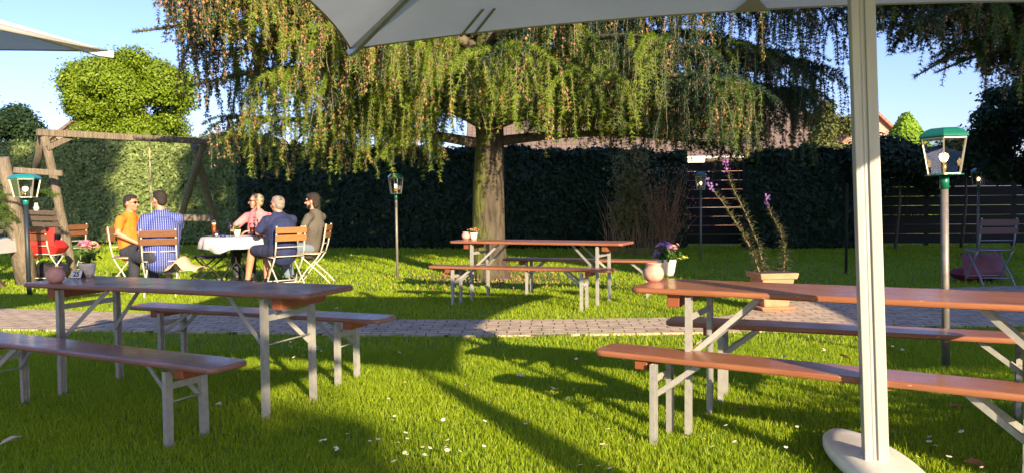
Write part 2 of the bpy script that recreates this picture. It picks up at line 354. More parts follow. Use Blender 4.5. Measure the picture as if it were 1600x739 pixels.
def hedge(name, label, pts, h, th, n, size, lmat, core, group=None, seed=0):
    root = thing(name, label, 'hedge', (0, 0, 0), group=group)
    pts = [Vector(p) for p in pts]; L = [(b - a).length for a, b in zip(pts, pts[1:])]; tot = sum(L)
    def pos(s):
        for a, b, l in zip(pts, pts[1:], L):
            if s <= l: return a.lerp(b, s / l), (b - a).normalized()
            s -= l
        return pts[-1], (pts[-1] - pts[-2]).normalized()
    # core body
    m = MB(); k = max(4, int(tot / .7)); prev = None
    for i in range(k + 1):
        p, d = pos(tot * i / k); nrm = Vector((-d.y, d.x, 0)); hh = h[0] + (h[1] - h[0]) * i / k - .16; w = th / 2 - .12
        ring = [m.bm.verts.new(v) for v in (p - nrm * w, p - nrm * w * 1.0 + Vector((0, 0, hh)), p + nrm * w + Vector((0, 0, hh)), p + nrm * w)]
        if prev:
            for j in range(3): m.bm.faces.new((prev[j], ring[j], ring[j + 1], prev[j + 1]))
        else: m.bm.faces.new(ring)
        prev = ring
    m.bm.faces.new(prev); m.build('branches', core, root)
    s = rs.uniform(0, tot, n); kind = rs.choice(4, n, p=[.48, .18, .30, .04]); P = np.zeros((n, 3)); N = np.zeros((n, 3))
    cum = np.concatenate([[0], np.cumsum(L)]); A = np.array([p[:2] for p in pts])
    bx = np.interp(s, cum, A[:, 0]); by = np.interp(s, cum, A[:, 1])
    idx = np.clip(np.searchsorted(cum, s) - 1, 0, len(L) - 1); D = (A[idx + 1] - A[idx]); D /= np.linalg.norm(D, axis=1, keepdims=True)
    NR = np.stack([-D[:, 1], D[:, 0]], 1); hh = np.interp(s, [0, tot], h)
    z = rs.uniform(0.03, 1, n) * hh; t = rs.uniform(-1, 1, n)
    side = np.where(kind == 0, -1.0, np.where(kind == 1, 1.0, t)); z = np.where(kind >= 2, hh, z)
    flip = 1.0 if NR[:, 1].mean() > 0 else -1.0       # -side faces the camera
    side *= flip
    q = np.stack([s, z, side], 1); bump = .13 * fbm(q, 1.3, seed) + .06 * fbm(q, 4.1, seed + 2) + rs.normal(0, .04, n) + np.where(rs.uniform(0, 1, n) < .04, rs.uniform(0, .16, n), 0)
    offs = side * th / 2 * np.where(kind < 2, 1, .95); topfall = np.where(kind >= 2, 0, 0)
    P[:, 0] = bx + NR[:, 0] * (offs + np.sign(side) * np.where(kind < 2, bump, 0)); P[:, 1] = by + NR[:, 1] * (offs + np.sign(side) * np.where(kind < 2, bump, 0))
    P[:, 2] = z + np.where(kind >= 2, bump * 1.0 + rs.uniform(-.1, .06, n), 0)
    N[:, :2] = NR * np.where(kind < 2, np.sign(side), 0)[:, None]; N[:, 2] = np.where(kind >= 2, 1, .25)
    V, Fq = leaf_quads(P, N, size, .45, .75)
    link('foliage', np_mesh('foliage', V, Fq), lmat, root)
    return root
core_green = mat('hedge_core', (0.012, 0.02, 0.008), 1.0)
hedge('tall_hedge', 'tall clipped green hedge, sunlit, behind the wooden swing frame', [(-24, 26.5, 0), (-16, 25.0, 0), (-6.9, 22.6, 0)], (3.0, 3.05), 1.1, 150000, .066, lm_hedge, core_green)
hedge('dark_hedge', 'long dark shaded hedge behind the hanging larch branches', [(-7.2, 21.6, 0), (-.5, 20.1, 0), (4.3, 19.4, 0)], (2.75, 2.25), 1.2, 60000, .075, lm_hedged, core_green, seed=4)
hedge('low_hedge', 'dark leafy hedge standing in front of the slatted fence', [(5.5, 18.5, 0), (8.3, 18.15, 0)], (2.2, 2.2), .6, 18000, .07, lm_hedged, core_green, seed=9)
th_ = [o for o in bpy.data.objects if o.name == 'tall_hedge'][0]
_c = []
for uu, vv, rr in ((100, 372, .5), (120, 350, .6), (140, 362, .55), (158, 374, .4), (128, 378, .5), (88, 378, .4), (142, 335, .3)):
    w_ = G(uu, 386); w_ = at(uu, vv, 24.1); _c.append((w_.x, w_.y, max(w_.z, .2), rr * .75, .22, rr))
dp = leafy('dead_patch', [leafmat('dead_hedge_leaf', (.16, .09, .055), (.26, .15, .09), (.34, .2, .12), .1)], _c, 9000, .055, th_)
# sunlit end of the central hedge, sunlight put into its leaf colour, dead twigs below
sh = thing('sun_toned_shrub', 'golden sun-toned hedge bush with bare brown twigs at its foot beside the dark hedge', 'shrub', G(985, 398))
bx, by = G(985, 398)[:2]
leafy('foliage', [leafmat('sun_toned_leaf', (0.14, 0.15, 0.04), (0.26, 0.25, 0.09), (0.3, 0.24, 0.12))], [(0, 0, 1.75, .38, .3, .55), (.12, .1, 1.2, .42, .3, .5), (-.15, 0, .9, .3, .3, .4), (.2, 0, 2.1, .22, .2, .3)], 3000, .045, sh, hollow=.2)
m = MB()
for k in range(90):
    a = rnd.uniform(-.5, .5); q = Vector((a, rnd.uniform(-.2, .2), 0)); p = [q]
    hh = rnd.uniform(.5, 1.5); dx = rnd.uniform(-.35, .35)
    for j in (1, 2, 3): p.append(q + Vector((dx * j / 3 * (j / 3) + rnd.uniform(-.04, .04), rnd.uniform(-.06, .06), hh * j / 3)))
    m.tube(p, [.007, .006, .005, .003], 4, cap=False)
m.build('twigs', mat('dry_twig', (0.38, 0.26, 0.13), .9), sh)
ds = thing('dry_bush', 'bare russet bush of thin upright twigs left of the fence lamp', 'bush', G(1040, 400))
m = MB(); lp = []
for k in range(70):
    q = Vector((rnd.uniform(-.15, .15), rnd.uniform(-.15, .15), 0)); hh = rnd.uniform(.7, 1.85); dx = rnd.uniform(-.55, .55); p = [q]
    for j in (1, 2, 3, 4): 
        p.append(q + Vector((dx * (j / 4) ** 1.4 + rnd.uniform(-.03, .03), rnd.uniform(-.1, .1), hh * j / 4)))
        if j > 1: lp += [p[-1] + Vector((rnd.gauss(0, .05), rnd.gauss(0, .05), rnd.gauss(0, .06))) for _ in range(6)]
    m.tube(p, [.008, .007, .005, .004, .002], 4, cap=False)
m.build('twigs', mat('russet_twig', (0.34, 0.20, 0.10), .9), ds)
P = np.array(lp); V, Fq = leaf_quads(P, rand_unit(len(P)), .03)
link('leaves', np_mesh('leaves', V, Fq), leafmat('russet_leaf', (0.20, 0.09, 0.05), (0.32, 0.17, 0.08), (0.4, 0.25, 0.1)), ds)

def broad_tree(name, label, loc, crown_c, r, n_cl, rc, n, size, lmat, seed, trunk_r=.16, group=None, hollow=.5):
    root = thing(name, label, 'tree', loc, group=group)
    m = MB(); top = Vector(crown_c); m.tube([(0, 0, -.05), (0.03, 0, top.z * .4), (top.x * .5, top.y * .5, top.z * .8), (top.x, top.y, top.z + r[2] * .5)], [trunk_r, trunk_r * .8, trunk_r * .6, trunk_r * .15], 8)
    q = random.Random(seed + 50); cl = clumpset(crown_c, r, n_cl, rc, seed)
    for c in cl[:14]: m.tube([(top.x * .5, top.y * .5, top.z * .55), ((c[0] + top.x) / 2, (c[1] + top.y) / 2, (c[2] + top.z * .6) / 2), c[:3]], [trunk_r * .35, trunk_r * .2, .015], 5, cap=False)
    m.build('trunk', m_bark, root)
    leafy('crown', [lmat], cl, n, size, root, hollow=hollow)
    return root
p = at(203, 230, 31)
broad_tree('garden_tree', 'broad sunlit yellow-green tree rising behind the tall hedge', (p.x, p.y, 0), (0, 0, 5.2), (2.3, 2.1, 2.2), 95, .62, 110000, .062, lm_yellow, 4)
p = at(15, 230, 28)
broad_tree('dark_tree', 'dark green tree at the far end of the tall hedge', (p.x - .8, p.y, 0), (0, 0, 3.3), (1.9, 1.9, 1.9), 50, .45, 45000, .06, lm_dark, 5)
p = at(1300, 240, 27)
broad_tree('pale_tree', 'pale olive-green tree behind the fence next to the parasol mast', (p.x, p.y, 0), (0, 0, 2.9), (1.0, 1.0, 1.8), 26, .38, 20000, .055, lm_olive, 8, .1)
p = at(1590, 330, 13.5)
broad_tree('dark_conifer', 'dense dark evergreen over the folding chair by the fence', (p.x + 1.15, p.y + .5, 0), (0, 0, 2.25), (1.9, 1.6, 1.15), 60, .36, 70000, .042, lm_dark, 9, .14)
# ivy covered cone
p = at(1415, 250, 30)
iv = thing('ivy_column', 'bright green pointed ivy-covered gable end behind the green lamp', 'ivy', (p.x, p.y, 0))
m = MB(); m.lathe([(1.2, 0), (1.1, 2.2), (.65, 3.2), (.25, 3.9), (.02, 4.1)], 16); m.build('core', core_green, iv)
n = 16000; z = rs.uniform(.3, 4.3, n); rr = np.interp(z, [0, 2.2, 3.2, 3.9, 4.3], [1.3, 1.2, .75, .36, .05]); a = rs.uniform(0, 6.283, n)
P = np.stack([rr * np.cos(a), rr * np.sin(a), z], 1) + rs.normal(0, .04, (n, 3)); N = np.stack([np.cos(a), np.sin(a), .5 + 0 * a], 1)
V, Fq = leaf_quads(P, N, .075, .7, .6); link('foliage', np_mesh('foliage', V, Fq), lm_ivy, iv)

# ------------------------------------------------------------------ the weeping larch
def needle_strands(S, tuft, nl, nw, per, needle_mi, rngseed=0):
    """S: list of polylines (np arrays). returns V,F,mi of thin needle triangles all along them"""
    P = []; Dr = []; MI = []
    for pts, mi in S:
        seg = np.diff(pts, axis=0); L = np.linalg.norm(seg, axis=1); c = np.concatenate([[0], np.cumsum(L)]); k = max(2, int(c[-1] / tuft))
        s = (np.arange(k) + rs.uniform(0, 1, k)) / k * c[-1]
        q = np.stack([np.interp(s, c, pts[:, j]) for j in range(3)], 1); idx = np.clip(np.searchsorted(c, s) - 1, 0, len(L) - 1)
        d = seg[idx] / L[idx][:, None]
        P.append(np.repeat(q, per, 0)); Dr.append(np.repeat(d, per, 0)); MI.append(np.full(k * per, mi))
    P = np.concatenate(P); Dr = np.concatenate(Dr); MI = np.concatenate(MI); n = len(P)
    out = np.cross(Dr, rand_unit(n)); out /= np.linalg.norm(out, axis=1, keepdims=True) + 1e-9
    ax = out * .8 + Dr * rs.uniform(.2, 1.0, n)[:, None]; ax /= np.linalg.norm(ax, axis=1, keepdims=True)
    w = np.cross(ax, rand_unit(n)); w /= np.linalg.norm(w, axis=1, keepdims=True) + 1e-9
    l = (nl * rs.uniform(.6, 1.3, n))[:, None]
    V = np.stack([P - w * nw, P + w * nw, P + ax * l], 1).reshape(-1, 3)
    return V, np.arange(3 * n).reshape(n, 3), MI
def cones(P, r, l):
    n = len(P); A = rand_unit(n) * .5 + np.array([0, 0, -1.0]); A /= np.linalg.norm(A, axis=1, keepdims=True)
    X = np.cross(A, rand_unit(n)); X /= np.linalg.norm(X, axis=1, keepdims=True); Y = np.cross(A, X)
    s = rs.uniform(.75, 1.25, n)[:, None]; C = P
    vs = [C - A * l * .5 * s] + [C + (X * c + Y * d) * r * s for c, d in ((1, 0), (0, 1), (-1, 0), (0, -1))] + [C + A * l * .6 * s]
    V = np.stack(vs, 1).reshape(-1, 3); i = np.arange(n)[:, None] * 6
    tri = np.array([[0, 2, 1], [0, 3, 2], [0, 4, 3], [0, 1, 4], [5, 1, 2], [5, 2, 3], [5, 3, 4], [5, 4, 1]])
    return V, (i[:, None, :] + tri[None]).reshape(-1, 3) if False else (i.reshape(n, 1, 1) + tri[None]).reshape(-1, 3)
def twigs(S, r):
    V = []; Fq = []; off = 0
    for pts in S:
        k = len(pts); ang = np.array([0, 2.1, 4.2]); ring = np.stack([np.cos(ang), np.sin(ang), 0 * ang], 1)
        d = pts[-1] - pts[0]; hor = abs(d[2]) < .5 * np.linalg.norm(d)
        if hor: ring = ring[:, [0, 2, 1]] * 1.0
        rr = np.linspace(r, r * .35, k)
        V.append((pts[:, None, :] + ring[None] * rr[:, None, None]).reshape(-1, 3))
        for a in range(k - 1):
            for j in range(3): Fq.append((off + a * 3 + j, off + a * 3 + (j + 1) % 3, off + a * 3 + 3 + (j + 1) % 3, off + a * 3 + 3 + j))
        off += 3 * k
    return np.concatenate(V), np.array(Fq)
needle_lit = leafmat('larch_needles_lit', (0.15, 0.26, 0.02), (0.27, 0.39, 0.04), (0.42, 0.50, 0.09), .4)  # sunlit tone of the needles, light put into the colour
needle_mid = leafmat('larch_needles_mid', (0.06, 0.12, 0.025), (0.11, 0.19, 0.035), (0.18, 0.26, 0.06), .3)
needle_shade = leafmat('larch_needles_shade', (0.015, 0.045, 0.025), (0.03, 0.075, 0.038), (0.07, 0.12, 0.055), .25)  # dark tone of the same needles, shade put into the colour
m_cone = mat('larch_cone', (0.24, 0.13, 0.06), .85, island=[(0, (0.13, 0.065, 0.03)), (.6, (0.28, 0.145, 0.065)), (1, (0.40, 0.23, 0.11))])

def larch(name, label, loc, limbs, contour, trunk_pts, trunk_r, tone, cone_share, seed, strand_len=.6, sub_len=1.0, tufts=.035, sp=.26, dens_=.085, gap_=.22):
    q = random.Random(seed); root = thing(name, label, 'tree', loc); O = Vector(loc)
    m = MB(); m.tube(trunk_pts, trunk_r, 18); tr = m
    limb_m = MB(); S = []; TW = []; CN = []
    nseg = 9
    def add_strand(a, length, mi, dens):
        u, v = pix(O + a); b = np.interp(u, [c[0] for c in contour], [c[1] for c in contour]) + q.gauss(0, 17)
        D = (O + a).y; mpp = D / F_PX
        maxl = (b - v) * mpp
        if maxl < .10: return
        length = min(length, maxl * q.uniform(.75, 1.0)); k = max(3, int(length / .16) + 1)
        dx, dy = q.gauss(0, .2), q.gauss(0, .2)
        pts = np.array([[a.x + dx * (j / k) ** .6 * min(length, .6) + q.gauss(0, .008), a.y + dy * (j / k) ** .6 * min(length, .6), a.z - length * j / k] for j in range(k + 1)])
        TW.append(pts)
        if q.random() > .06: S.append((pts, mi))
        if q.random() < dens:
            n = int(length / q.uniform(.025, .05))
            for _ in range(n):
                t = q.random(); i = min(int(t * k), k - 1); f = t * k - i; c = pts[i] * (1 - f) + pts[i + 1] * f
                CN.append(c + np.array([q.gauss(0, .018), q.gauss(0, .018), 0]))
    for (z0, az, L, rise, droop) in limbs:
        d = Vector((math.sin(R(az)), math.cos(R(az)), 0)); pts = []
        tb = Vector(np.array([np.interp(z0, [p[2] for p in trunk_pts], [p[j] for p in trunk_pts]) for j in range(3)]))
        wob = q.uniform(-.25, .25); perp = Vector((d.y, -d.x, 0))
        for j in range(nseg + 1):
            t = j / nseg
            pts.append(tb + d * (L * t) + perp * (wob * math.sin(t * 5) * t) + Vector((0, 0, rise * math.sin(min(t * 1.9, 1.57)) - droop * t * t)))
        r0 = .035 + .014 * L
        limb_m.tube(pts, [r0 * (1 - .88 * j / nseg) for j in range(nseg + 1)], 7)
        Pn = np.array([p[:] for p in pts])
        nsub = int(L / sp)
        for k in range(nsub):
            t = .16 + .84 * (k + q.random()) / nsub; i = min(int(t * nseg), nseg - 1); f = t * nseg - i
            a = pts[i].lerp(pts[i + 1], f)
            for sgn in (-1, 1):
                sl = sub_len * q.uniform(.35, 1.15) * (1.15 - .45 * t)
                ang = q.uniform(.5, 1.2) * sgn; dd = (d * math.cos(ang) + perp * math.sin(ang)); up = q.uniform(-.05, .28)
                sp_ = []
                for j in range(5):
                    tt = j / 4; sp_.append(a + dd * (sl * tt) + Vector((0, 0, up * sl * tt - .55 * sl * tt * tt)))
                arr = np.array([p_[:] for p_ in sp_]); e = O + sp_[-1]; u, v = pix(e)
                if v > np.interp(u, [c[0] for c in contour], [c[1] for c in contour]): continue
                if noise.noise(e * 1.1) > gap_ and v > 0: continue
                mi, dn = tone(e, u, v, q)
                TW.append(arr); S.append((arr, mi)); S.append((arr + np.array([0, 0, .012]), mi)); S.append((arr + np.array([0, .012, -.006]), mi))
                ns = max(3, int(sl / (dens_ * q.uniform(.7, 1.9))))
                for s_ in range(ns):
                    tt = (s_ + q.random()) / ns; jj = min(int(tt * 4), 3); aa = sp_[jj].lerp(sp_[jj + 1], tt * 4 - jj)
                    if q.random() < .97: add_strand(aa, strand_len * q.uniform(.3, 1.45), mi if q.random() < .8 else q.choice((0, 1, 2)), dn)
        S.append((Pn[4:], 1)); S.append((Pn[3:] + np.array([0, 0, .02]), 0 if L > 3.5 and d.x < .3 else 2))
    tr_o = tr.build('trunk', m_trunk, root)
    limb_m.build('limbs', m_bark, root)
    V1, F1, M1 = needle_strands(S, tufts, .055, .0046, 10, 0)
    Vt, Ft = twigs(TW, .006)
    o = link('crown', np_mesh('crown', V1, F1, M1), [needle_lit, needle_mid, needle_shade], root)
    link('twigs', np_mesh('twigs', Vt, Ft), m_twig, root)
    if CN:
        Vc, Fcn = cones(np.array(CN), .0145, .036); link('cones', np_mesh('cones', Vc, Fcn), m_cone, root)
    print(name, 'strands', len(S), 'needles', len(F1), 'cones', len(CN))
    return root
# trunk with moss towards the left
m_trunk = mat('mossy_larch_bark', (0.035, 0.028, 0.02), 0.95, (0.105, 0.085, 0.06), 14, 8, 1.0, 16, stretch=(1, 1, .3))
nt = m_trunk.node_tree; b = nt.nodes['Principled BSDF']; src = b.inputs['Base Color'].links[0].from_socket
tc = nt.nodes.new('ShaderNodeTexCoord'); sp = nt.nodes.new('ShaderNodeSeparateXYZ'); nt.links.new(tc.outputs['Normal'], sp.inputs[0])
nz = nt.nodes.new('ShaderNodeTexNoise'); nz.inputs['Scale'].default_value = 5; nz.inputs['Detail'].default_value = 6; nt.links.new(tc.outputs['Object'], nz.inputs['Vector'])
ma = nt.nodes.new('ShaderNodeMath'); ma.operation = 'MULTIPLY_ADD'; ma.inputs[1].default_value = -.35; nt.links.new(sp.outputs[0], ma.inputs[0]); nt.links.new(nz.outputs['Fac'], ma.inputs[2])
mx = nt.nodes.new('ShaderNodeMixRGB'); nt.links.new(ramp(nt, ma.outputs[0], [(.5, (0, 0, 0)), (.72, (.85, .85, .85))]), mx.inputs[0]); nt.links.new(src, mx.inputs[1]); mx.inputs[2].default_value = (.10, .12, .015, 1)
nt.links.new(mx.outputs[0], b.inputs['Base Color'])

contour = [(200, -60), (250, 10), (266, 80), (274, 245), (330, 250), (380, 285), (430, 292), (500, 262), (560, 272), (575, 282), (590, 262), (612, 258), (630, 240), (652, 262), (700, 248), (720, 215), (750, 190),
           (800, 208), (860, 212), (900, 205), (950, 215), (1000, 215), (1050, 228), (1100, 245), (1150, 262), (1200, 262), (1260, 262), (1290, 245), (1320, 190), (1360, 120)]
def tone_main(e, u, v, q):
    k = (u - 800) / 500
    lit = u < 780 or (u < 1010 and v > 60 and q.random() < .6 and e.y < 11.6)  # sunlit and shaded parts of the crown painted by needle tone
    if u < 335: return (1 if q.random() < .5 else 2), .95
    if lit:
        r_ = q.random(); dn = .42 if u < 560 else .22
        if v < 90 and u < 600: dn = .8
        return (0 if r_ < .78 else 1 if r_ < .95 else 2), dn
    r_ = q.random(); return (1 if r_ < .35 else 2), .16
tp = G(765, 436)
limbs = []
q = random.Random(5)
zz = 1.95
# lower, long limbs in chosen directions, then whorls up the stem
limbs += [(2.35, 40, 3.6, .5, .3), (2.55, 100, 4.3, .55, .45), (2.6, 125, 4.0, .5, .5), (2.45, 75, 4.4, .5, .4), (2.9, 65, 4.6, .6, .5), (3.0, 110, 4.6, .6, .6), (2.75, 150, 2.6, .5, .5), (2.05, -97, 3.9, .35, -.10), (2.1, 84, 3.6, .25, .30), (2.3, -128, 3.4, .75, .25), (2.35, 108, 4.6, .7, .45), (2.45, 60, 3.8, .6, .3), (2.5, -60, 3.4, .6, .3),
          (2.6, -84, 4.9, .95, .45), (2.7, 176, 3.0, .7, .5), (2.75, 140, 3.6, .8, .5), (2.8, 95, 5.0, .9, .6), (2.9, -150, 3.3, .8, .45), (3.0, -105, 4.9, 1.0, .5),
          (3.1, 20, 3.2, .7, .4), (3.1, -20, 3.2, .7, .4), (3.2, 78, 4.9, .9, .5), (3.3, -72, 4.6, .9, .5), (3.35, 120, 4.5, .8, .5), (3.4, -130, 4.2, .9, .5), (3.5, 160, 3.2, .6, .4)]
zz = 3.7
while zz < 8.0:
    L = 4.9 * (1 - (zz - 3.5) / 8.5)
    for k in range(4): limbs.append((zz, q.uniform(0, 360), L * q.uniform(.8, 1.05), .7, .55 * q.uniform(.7, 1.2)))
    for s_ in (-95, 95): limbs.append((zz + .1, s_ + q.uniform(-22, 22), L * q.uniform(.9, 1.05), .7, .5))
    zz += .48
larch('weeping_larch', 'large old larch with mossy trunk and cone-laden hanging branches behind the middle table', (tp.x, tp.y, 0), limbs, contour,
      [(0.02, 0, -.1), (0, 0, .12), (-.01, 0, .6), (.0, 0, 1.4), (.03, 0, 2.2), (.0, 0, 3.4), (0, 0, 5), (0, 0, 9)], [.36, .29, .255, .24, .215, .19, .16, .03], tone_main, .5, 3, strand_len=.62, sub_len=1.1, sp=.20)
# larch outside the frame to the right whose branches reach in
contour_r = [(1330, 40), (1390, 95), (1420, 70), (1450, 105), (1490, 100), (1530, 110), (1560, 210), (1600, 235), (1700, 300), (3000, 500)]
def tone_r(e, u, v, q): return (2 if q.random() < .6 else 1), .4
lr = [(2.85, -88, 2.2, .3, .5), (3.05, -105, 2.7, .5, .4), (3.1, -70, 2.4, .5, .3), (3.5, -85, 3.0, .5, .4), (3.0, -84, 2.45, .35, .75), (3.3, -98, 2.9, .5, .35), (3.35, -75, 3.0, .55, .3), (3.8, -90, 3.1, .5, .35), (3.6, -60, 3.0, .5, .4), (3.0, -30, 2.5, .5, .4), (4.2, -110, 2.8, .4, .3), (4.4, -70, 2.8, .4, .3),
      (3.2, 30, 2.6, .6, .4), (3.6, 100, 2.6, .5, .4), (4.0, 160, 2.6, .5, .4), (4.8, 0, 2.3, .5, .4), (5.0, -90, 2.3, .5, .4), (5.2, 120, 2.0, .5, .4), (5.6, 60, 1.7, .4, .3), (5.8, -40, 1.6, .4, .3)]
larch('neighbouring_larch', 'sparse larch branches reaching in above the green lamp', (7.2, 9.2, 0), lr, contour_r, [(0, 0, -.1), (0, 0, 2), (0, 0, 7)], [.2, .16, .03], tone_r, .4, 17, strand_len=.36, sub_len=.85, sp=.2)

# ------------------------------------------------------------------ houses behind the hedge
m_brick = bpy.data.materials.new('house_brick'); m_brick.use_nodes = True; nt = m_brick.node_tree; b = nt.nodes['Principled BSDF']; b.inputs['Roughness'].default_value = .9
tc = nt.nodes.new('ShaderNodeTexCoord'); mp = nt.nodes.new('ShaderNodeMapping'); mp.inputs['Rotation'].default_value = (R(90), 0, 0); br = nt.nodes.new('ShaderNodeTexBrick')
br.inputs['Scale'].default_value = 1; br.inputs['Brick Width'].default_value = .24; br.inputs['Row Height'].default_value = .08; br.inputs['Mortar Size'].default_value = .006
br.inputs['Color1'].default_value = (.42, .20, .15, 1); br.inputs['Color2'].default_value = (.50, .27, .21, 1); br.inputs['Mortar'].default_value = (.55, .47, .4, 1)
nt.links.new(tc.outputs['Object'], mp.inputs[0]); nt.links.new(mp.outputs[0], br.inputs['Vector']); nt.links.new(br.outputs['Color'], b.inputs['Base Color'])
def tile_mat(name, c1, c2, row=.3, w=.22):
    m = bpy.data.materials.new(name); m.use_nodes = True; nt = m.node_tree; b = nt.nodes['Principled BSDF']; b.inputs['Roughness'].default_value = .8
    tc = nt.nodes.new('ShaderNodeTexCoord'); wv = nt.nodes.new('ShaderNodeTexBrick'); wv.inputs['Scale'].default_value = 1; wv.inputs['Brick Width'].default_value = w; wv.inputs['Row Height'].default_value = row
    wv.offset = 0; wv.inputs['Mortar Size'].default_value = .014; wv.inputs['Mortar Smooth'].default_value = .6; wv.inputs['Color1'].default_value = (*c1, 1); wv.inputs['Color2'].default_value = (*c2, 1); wv.inputs['Mortar'].default_value = (*sc(c1, .88), 1)
    nt.links.new(tc.outputs['Object'], wv.inputs['Vector']); nt.links.new(wv.outputs['Color'], b.inputs['Base Color'])
    bn = nt.nodes.new('ShaderNodeBump'); bn.invert = True; bn.inputs['Distance'].default_value = .03; nt.links.new(wv.outputs['Fac'], bn.inputs['Height']); nt.links.new(bn.outputs[0], b.inputs['Normal'])
    return m
m_tile = tile_mat('brown_roof_tile', (.15, .11, .09), (.19, .14, .115)); m_tiler = tile_mat('red_roof_tile', (.30, .13, .09), (.36, .17, .12))
m_render = mat('white_render', (.72, .70, .64), .9, (.66, .64, .58), 2); m_pane = mat('dark_window_glass', (.03, .04, .05), .08, spec=.8)
def house(name, label, x0, x1, y0, y1, eave, ridge, wall, roof, wins=(), axis='x', rz=0, band=None):
    root = thing(name, label, 'house', ((x0 + x1) / 2, y0, 0), rz); w = (x1 - x0) / 2; d = y1 - y0
    m = MB()
    if axis == 'x':                                          # ridge runs left-right, slope faces the camera
        for yy in (0, d): pass
        a = [m.bm.verts.new(v) for v in ((-w, 0, 0), (w, 0, 0), (w, 0, eave), (-w, 0, eave))]
        c = [m.bm.verts.new(v) for v in ((-w, d, 0), (w, d, 0), (w, d, eave), (-w, d, eave))]
        l = m.bm.verts.new((-w, d / 2, ridge - .05)); r_ = m.bm.verts.new((w, d / 2, ridge - .05))
        m.bm.faces.new(a); m.bm.faces.new(c[::-1]); m.bm.faces.new((a[1], c[1], c[2], r_, a[2])); m.bm.faces.new((a[0], a[3], l, c[3], c[0]))
        m.build('wall', wall, root)
        for nm, y_, yr in (('roof', -.45, d / 2), ('roof', d + .45, d / 2)):
            dz = (ridge - eave) / (d / 2) * .45; mm = MB(); L = math.hypot(d / 2 + .45, ridge - eave + dz)
            mm.box((0, 0, 0), (2 * w + .8, L, .09)); o = mm.build('roof', roof, root)
            o.location = (0, (y_ + yr) / 2, (ridge + eave - dz) / 2 + .06); ang = math.atan2(ridge - eave + dz, d / 2 + .45); o.rotation_euler = (ang if y_ < yr else -ang, 0, 0)
        g = MB(); g.tube([(-w - .4, -.5, eave - .16), (w + .4, -.5, eave - .16)], .06, 8); g.build('gutter', m_render, root)
    else:                                                    # gable faces the camera
        a = [m.bm.verts.new(v) for v in ((-w, 0, 0), (w, 0, 0), (w, 0, eave), (0, 0, ridge), (-w, 0, eave))]
        c = [m.bm.verts.new(v) for v in ((-w, d, 0), (w, d, 0), (w, d, eave), (0, d, ridge), (-w, d, eave))]
        m.bm.faces.new(a); m.bm.faces.new(c[::-1]); m.bm.faces.new((a[1], c[1], c[2], a[2])); m.bm.faces.new((a[0], a[4], c[4], c[0]))
        m.build('wall', wall, root)
        for s_ in (-1, 1):
            L = math.hypot(w + .4, (ridge - eave) * (w + .4) / w); mm = MB(); mm.box((0, 0, 0), (L, d + .5, .12)); o = mm.build('roof', roof, root)
            ang = math.atan2(ridge - eave, w); o.rotation_euler = (0, s_ * ang, 0); o.location = (s_ * (w + .4) / 2, d / 2, (ridge + eave) / 2 + .08 - (ridge - eave) * .2 / w)
    for (cx, cz, ww, wh) in wins:
        f = MB()
        for dx, dz, sx, sz in ((-ww / 2, 0, .07, wh + .07), (ww / 2, 0, .07, wh + .07), (0, wh / 2, ww - .07, .07), (0, -wh / 2, ww - .07, .07), (0, 0, .05, wh - .07)):
            f.box((cx + dx, -.03, cz + dz), (sx, .08, sz))
        fo = f.build('window', m_render, root); pn = MB(); pn.box((cx, -.012, cz), (ww - .08, .02, wh - .08)); pn.build('pane', m_pane, fo)
    if band: bm_ = MB(); bm_.box((band[0], -.3, band[1]), (band[2], .6, band[3])); bm_.build('porch', m_render, root)
    return root
m_board = mat('brown_boards', (.30, .19, .14), .85, (.36, .24, .18), 3, stretch=(1, 1, 14), bump=.3)
house('brick_house', 'pinkish brick house with brown tiled roof glimpsed under the larch branches', -1.6, 13.5, 34, 43, 3.1, 6.4, m_brick, m_tile,
      wins=[(-5.6, 1.9, 1.3, 1.2), (-3.4, 1.9, 1.0, 1.2), (-.6, 1.9, 1.6, 1.3), (2.6, 1.9, 1.2, 1.2), (5.6, 1.9, 1.3, 1.2)], band=(-.2, 2.75, 5.0, .35))
house('brown_roof_house', 'low house with brown boarded gable roof behind the swing frame', -23.8, -14.6, 36, 45, 2.2, 5.5, m_board, m_tile, axis='y')
house('red_gable_house', 'red brick gable with brown verge behind the parasol mast', 14.9, 20.3, 38, 47, 2.7, 5.2, m_brick, m_tiler, axis='y')

tb_ = thing('overhanging_shrub', 'dark leafy shrub hanging over the fence behind the green-capped lamp', 'shrub', (9.9, 17.6, 0))
leafy('foliage', [lm_hedged], [(x_, 0, 2.0 + .12 * math.sin(3 * x_), .42, .3, .38) for x_ in np.linspace(-1.9, .7, 9)] + [(x_, .1, 1.5, .3, .2, .25) for x_ in (-1.7, -.4)], 22000, .06, tb_)
for x_ in (-1.2, .3): m = MB(); m.tube([(x_, .1, 0), (x_ + .1, .1, 1.1), (x_, 0, 2.0)], [.04, .03, .01], 6); m.build('stem', m_bark, tb_)
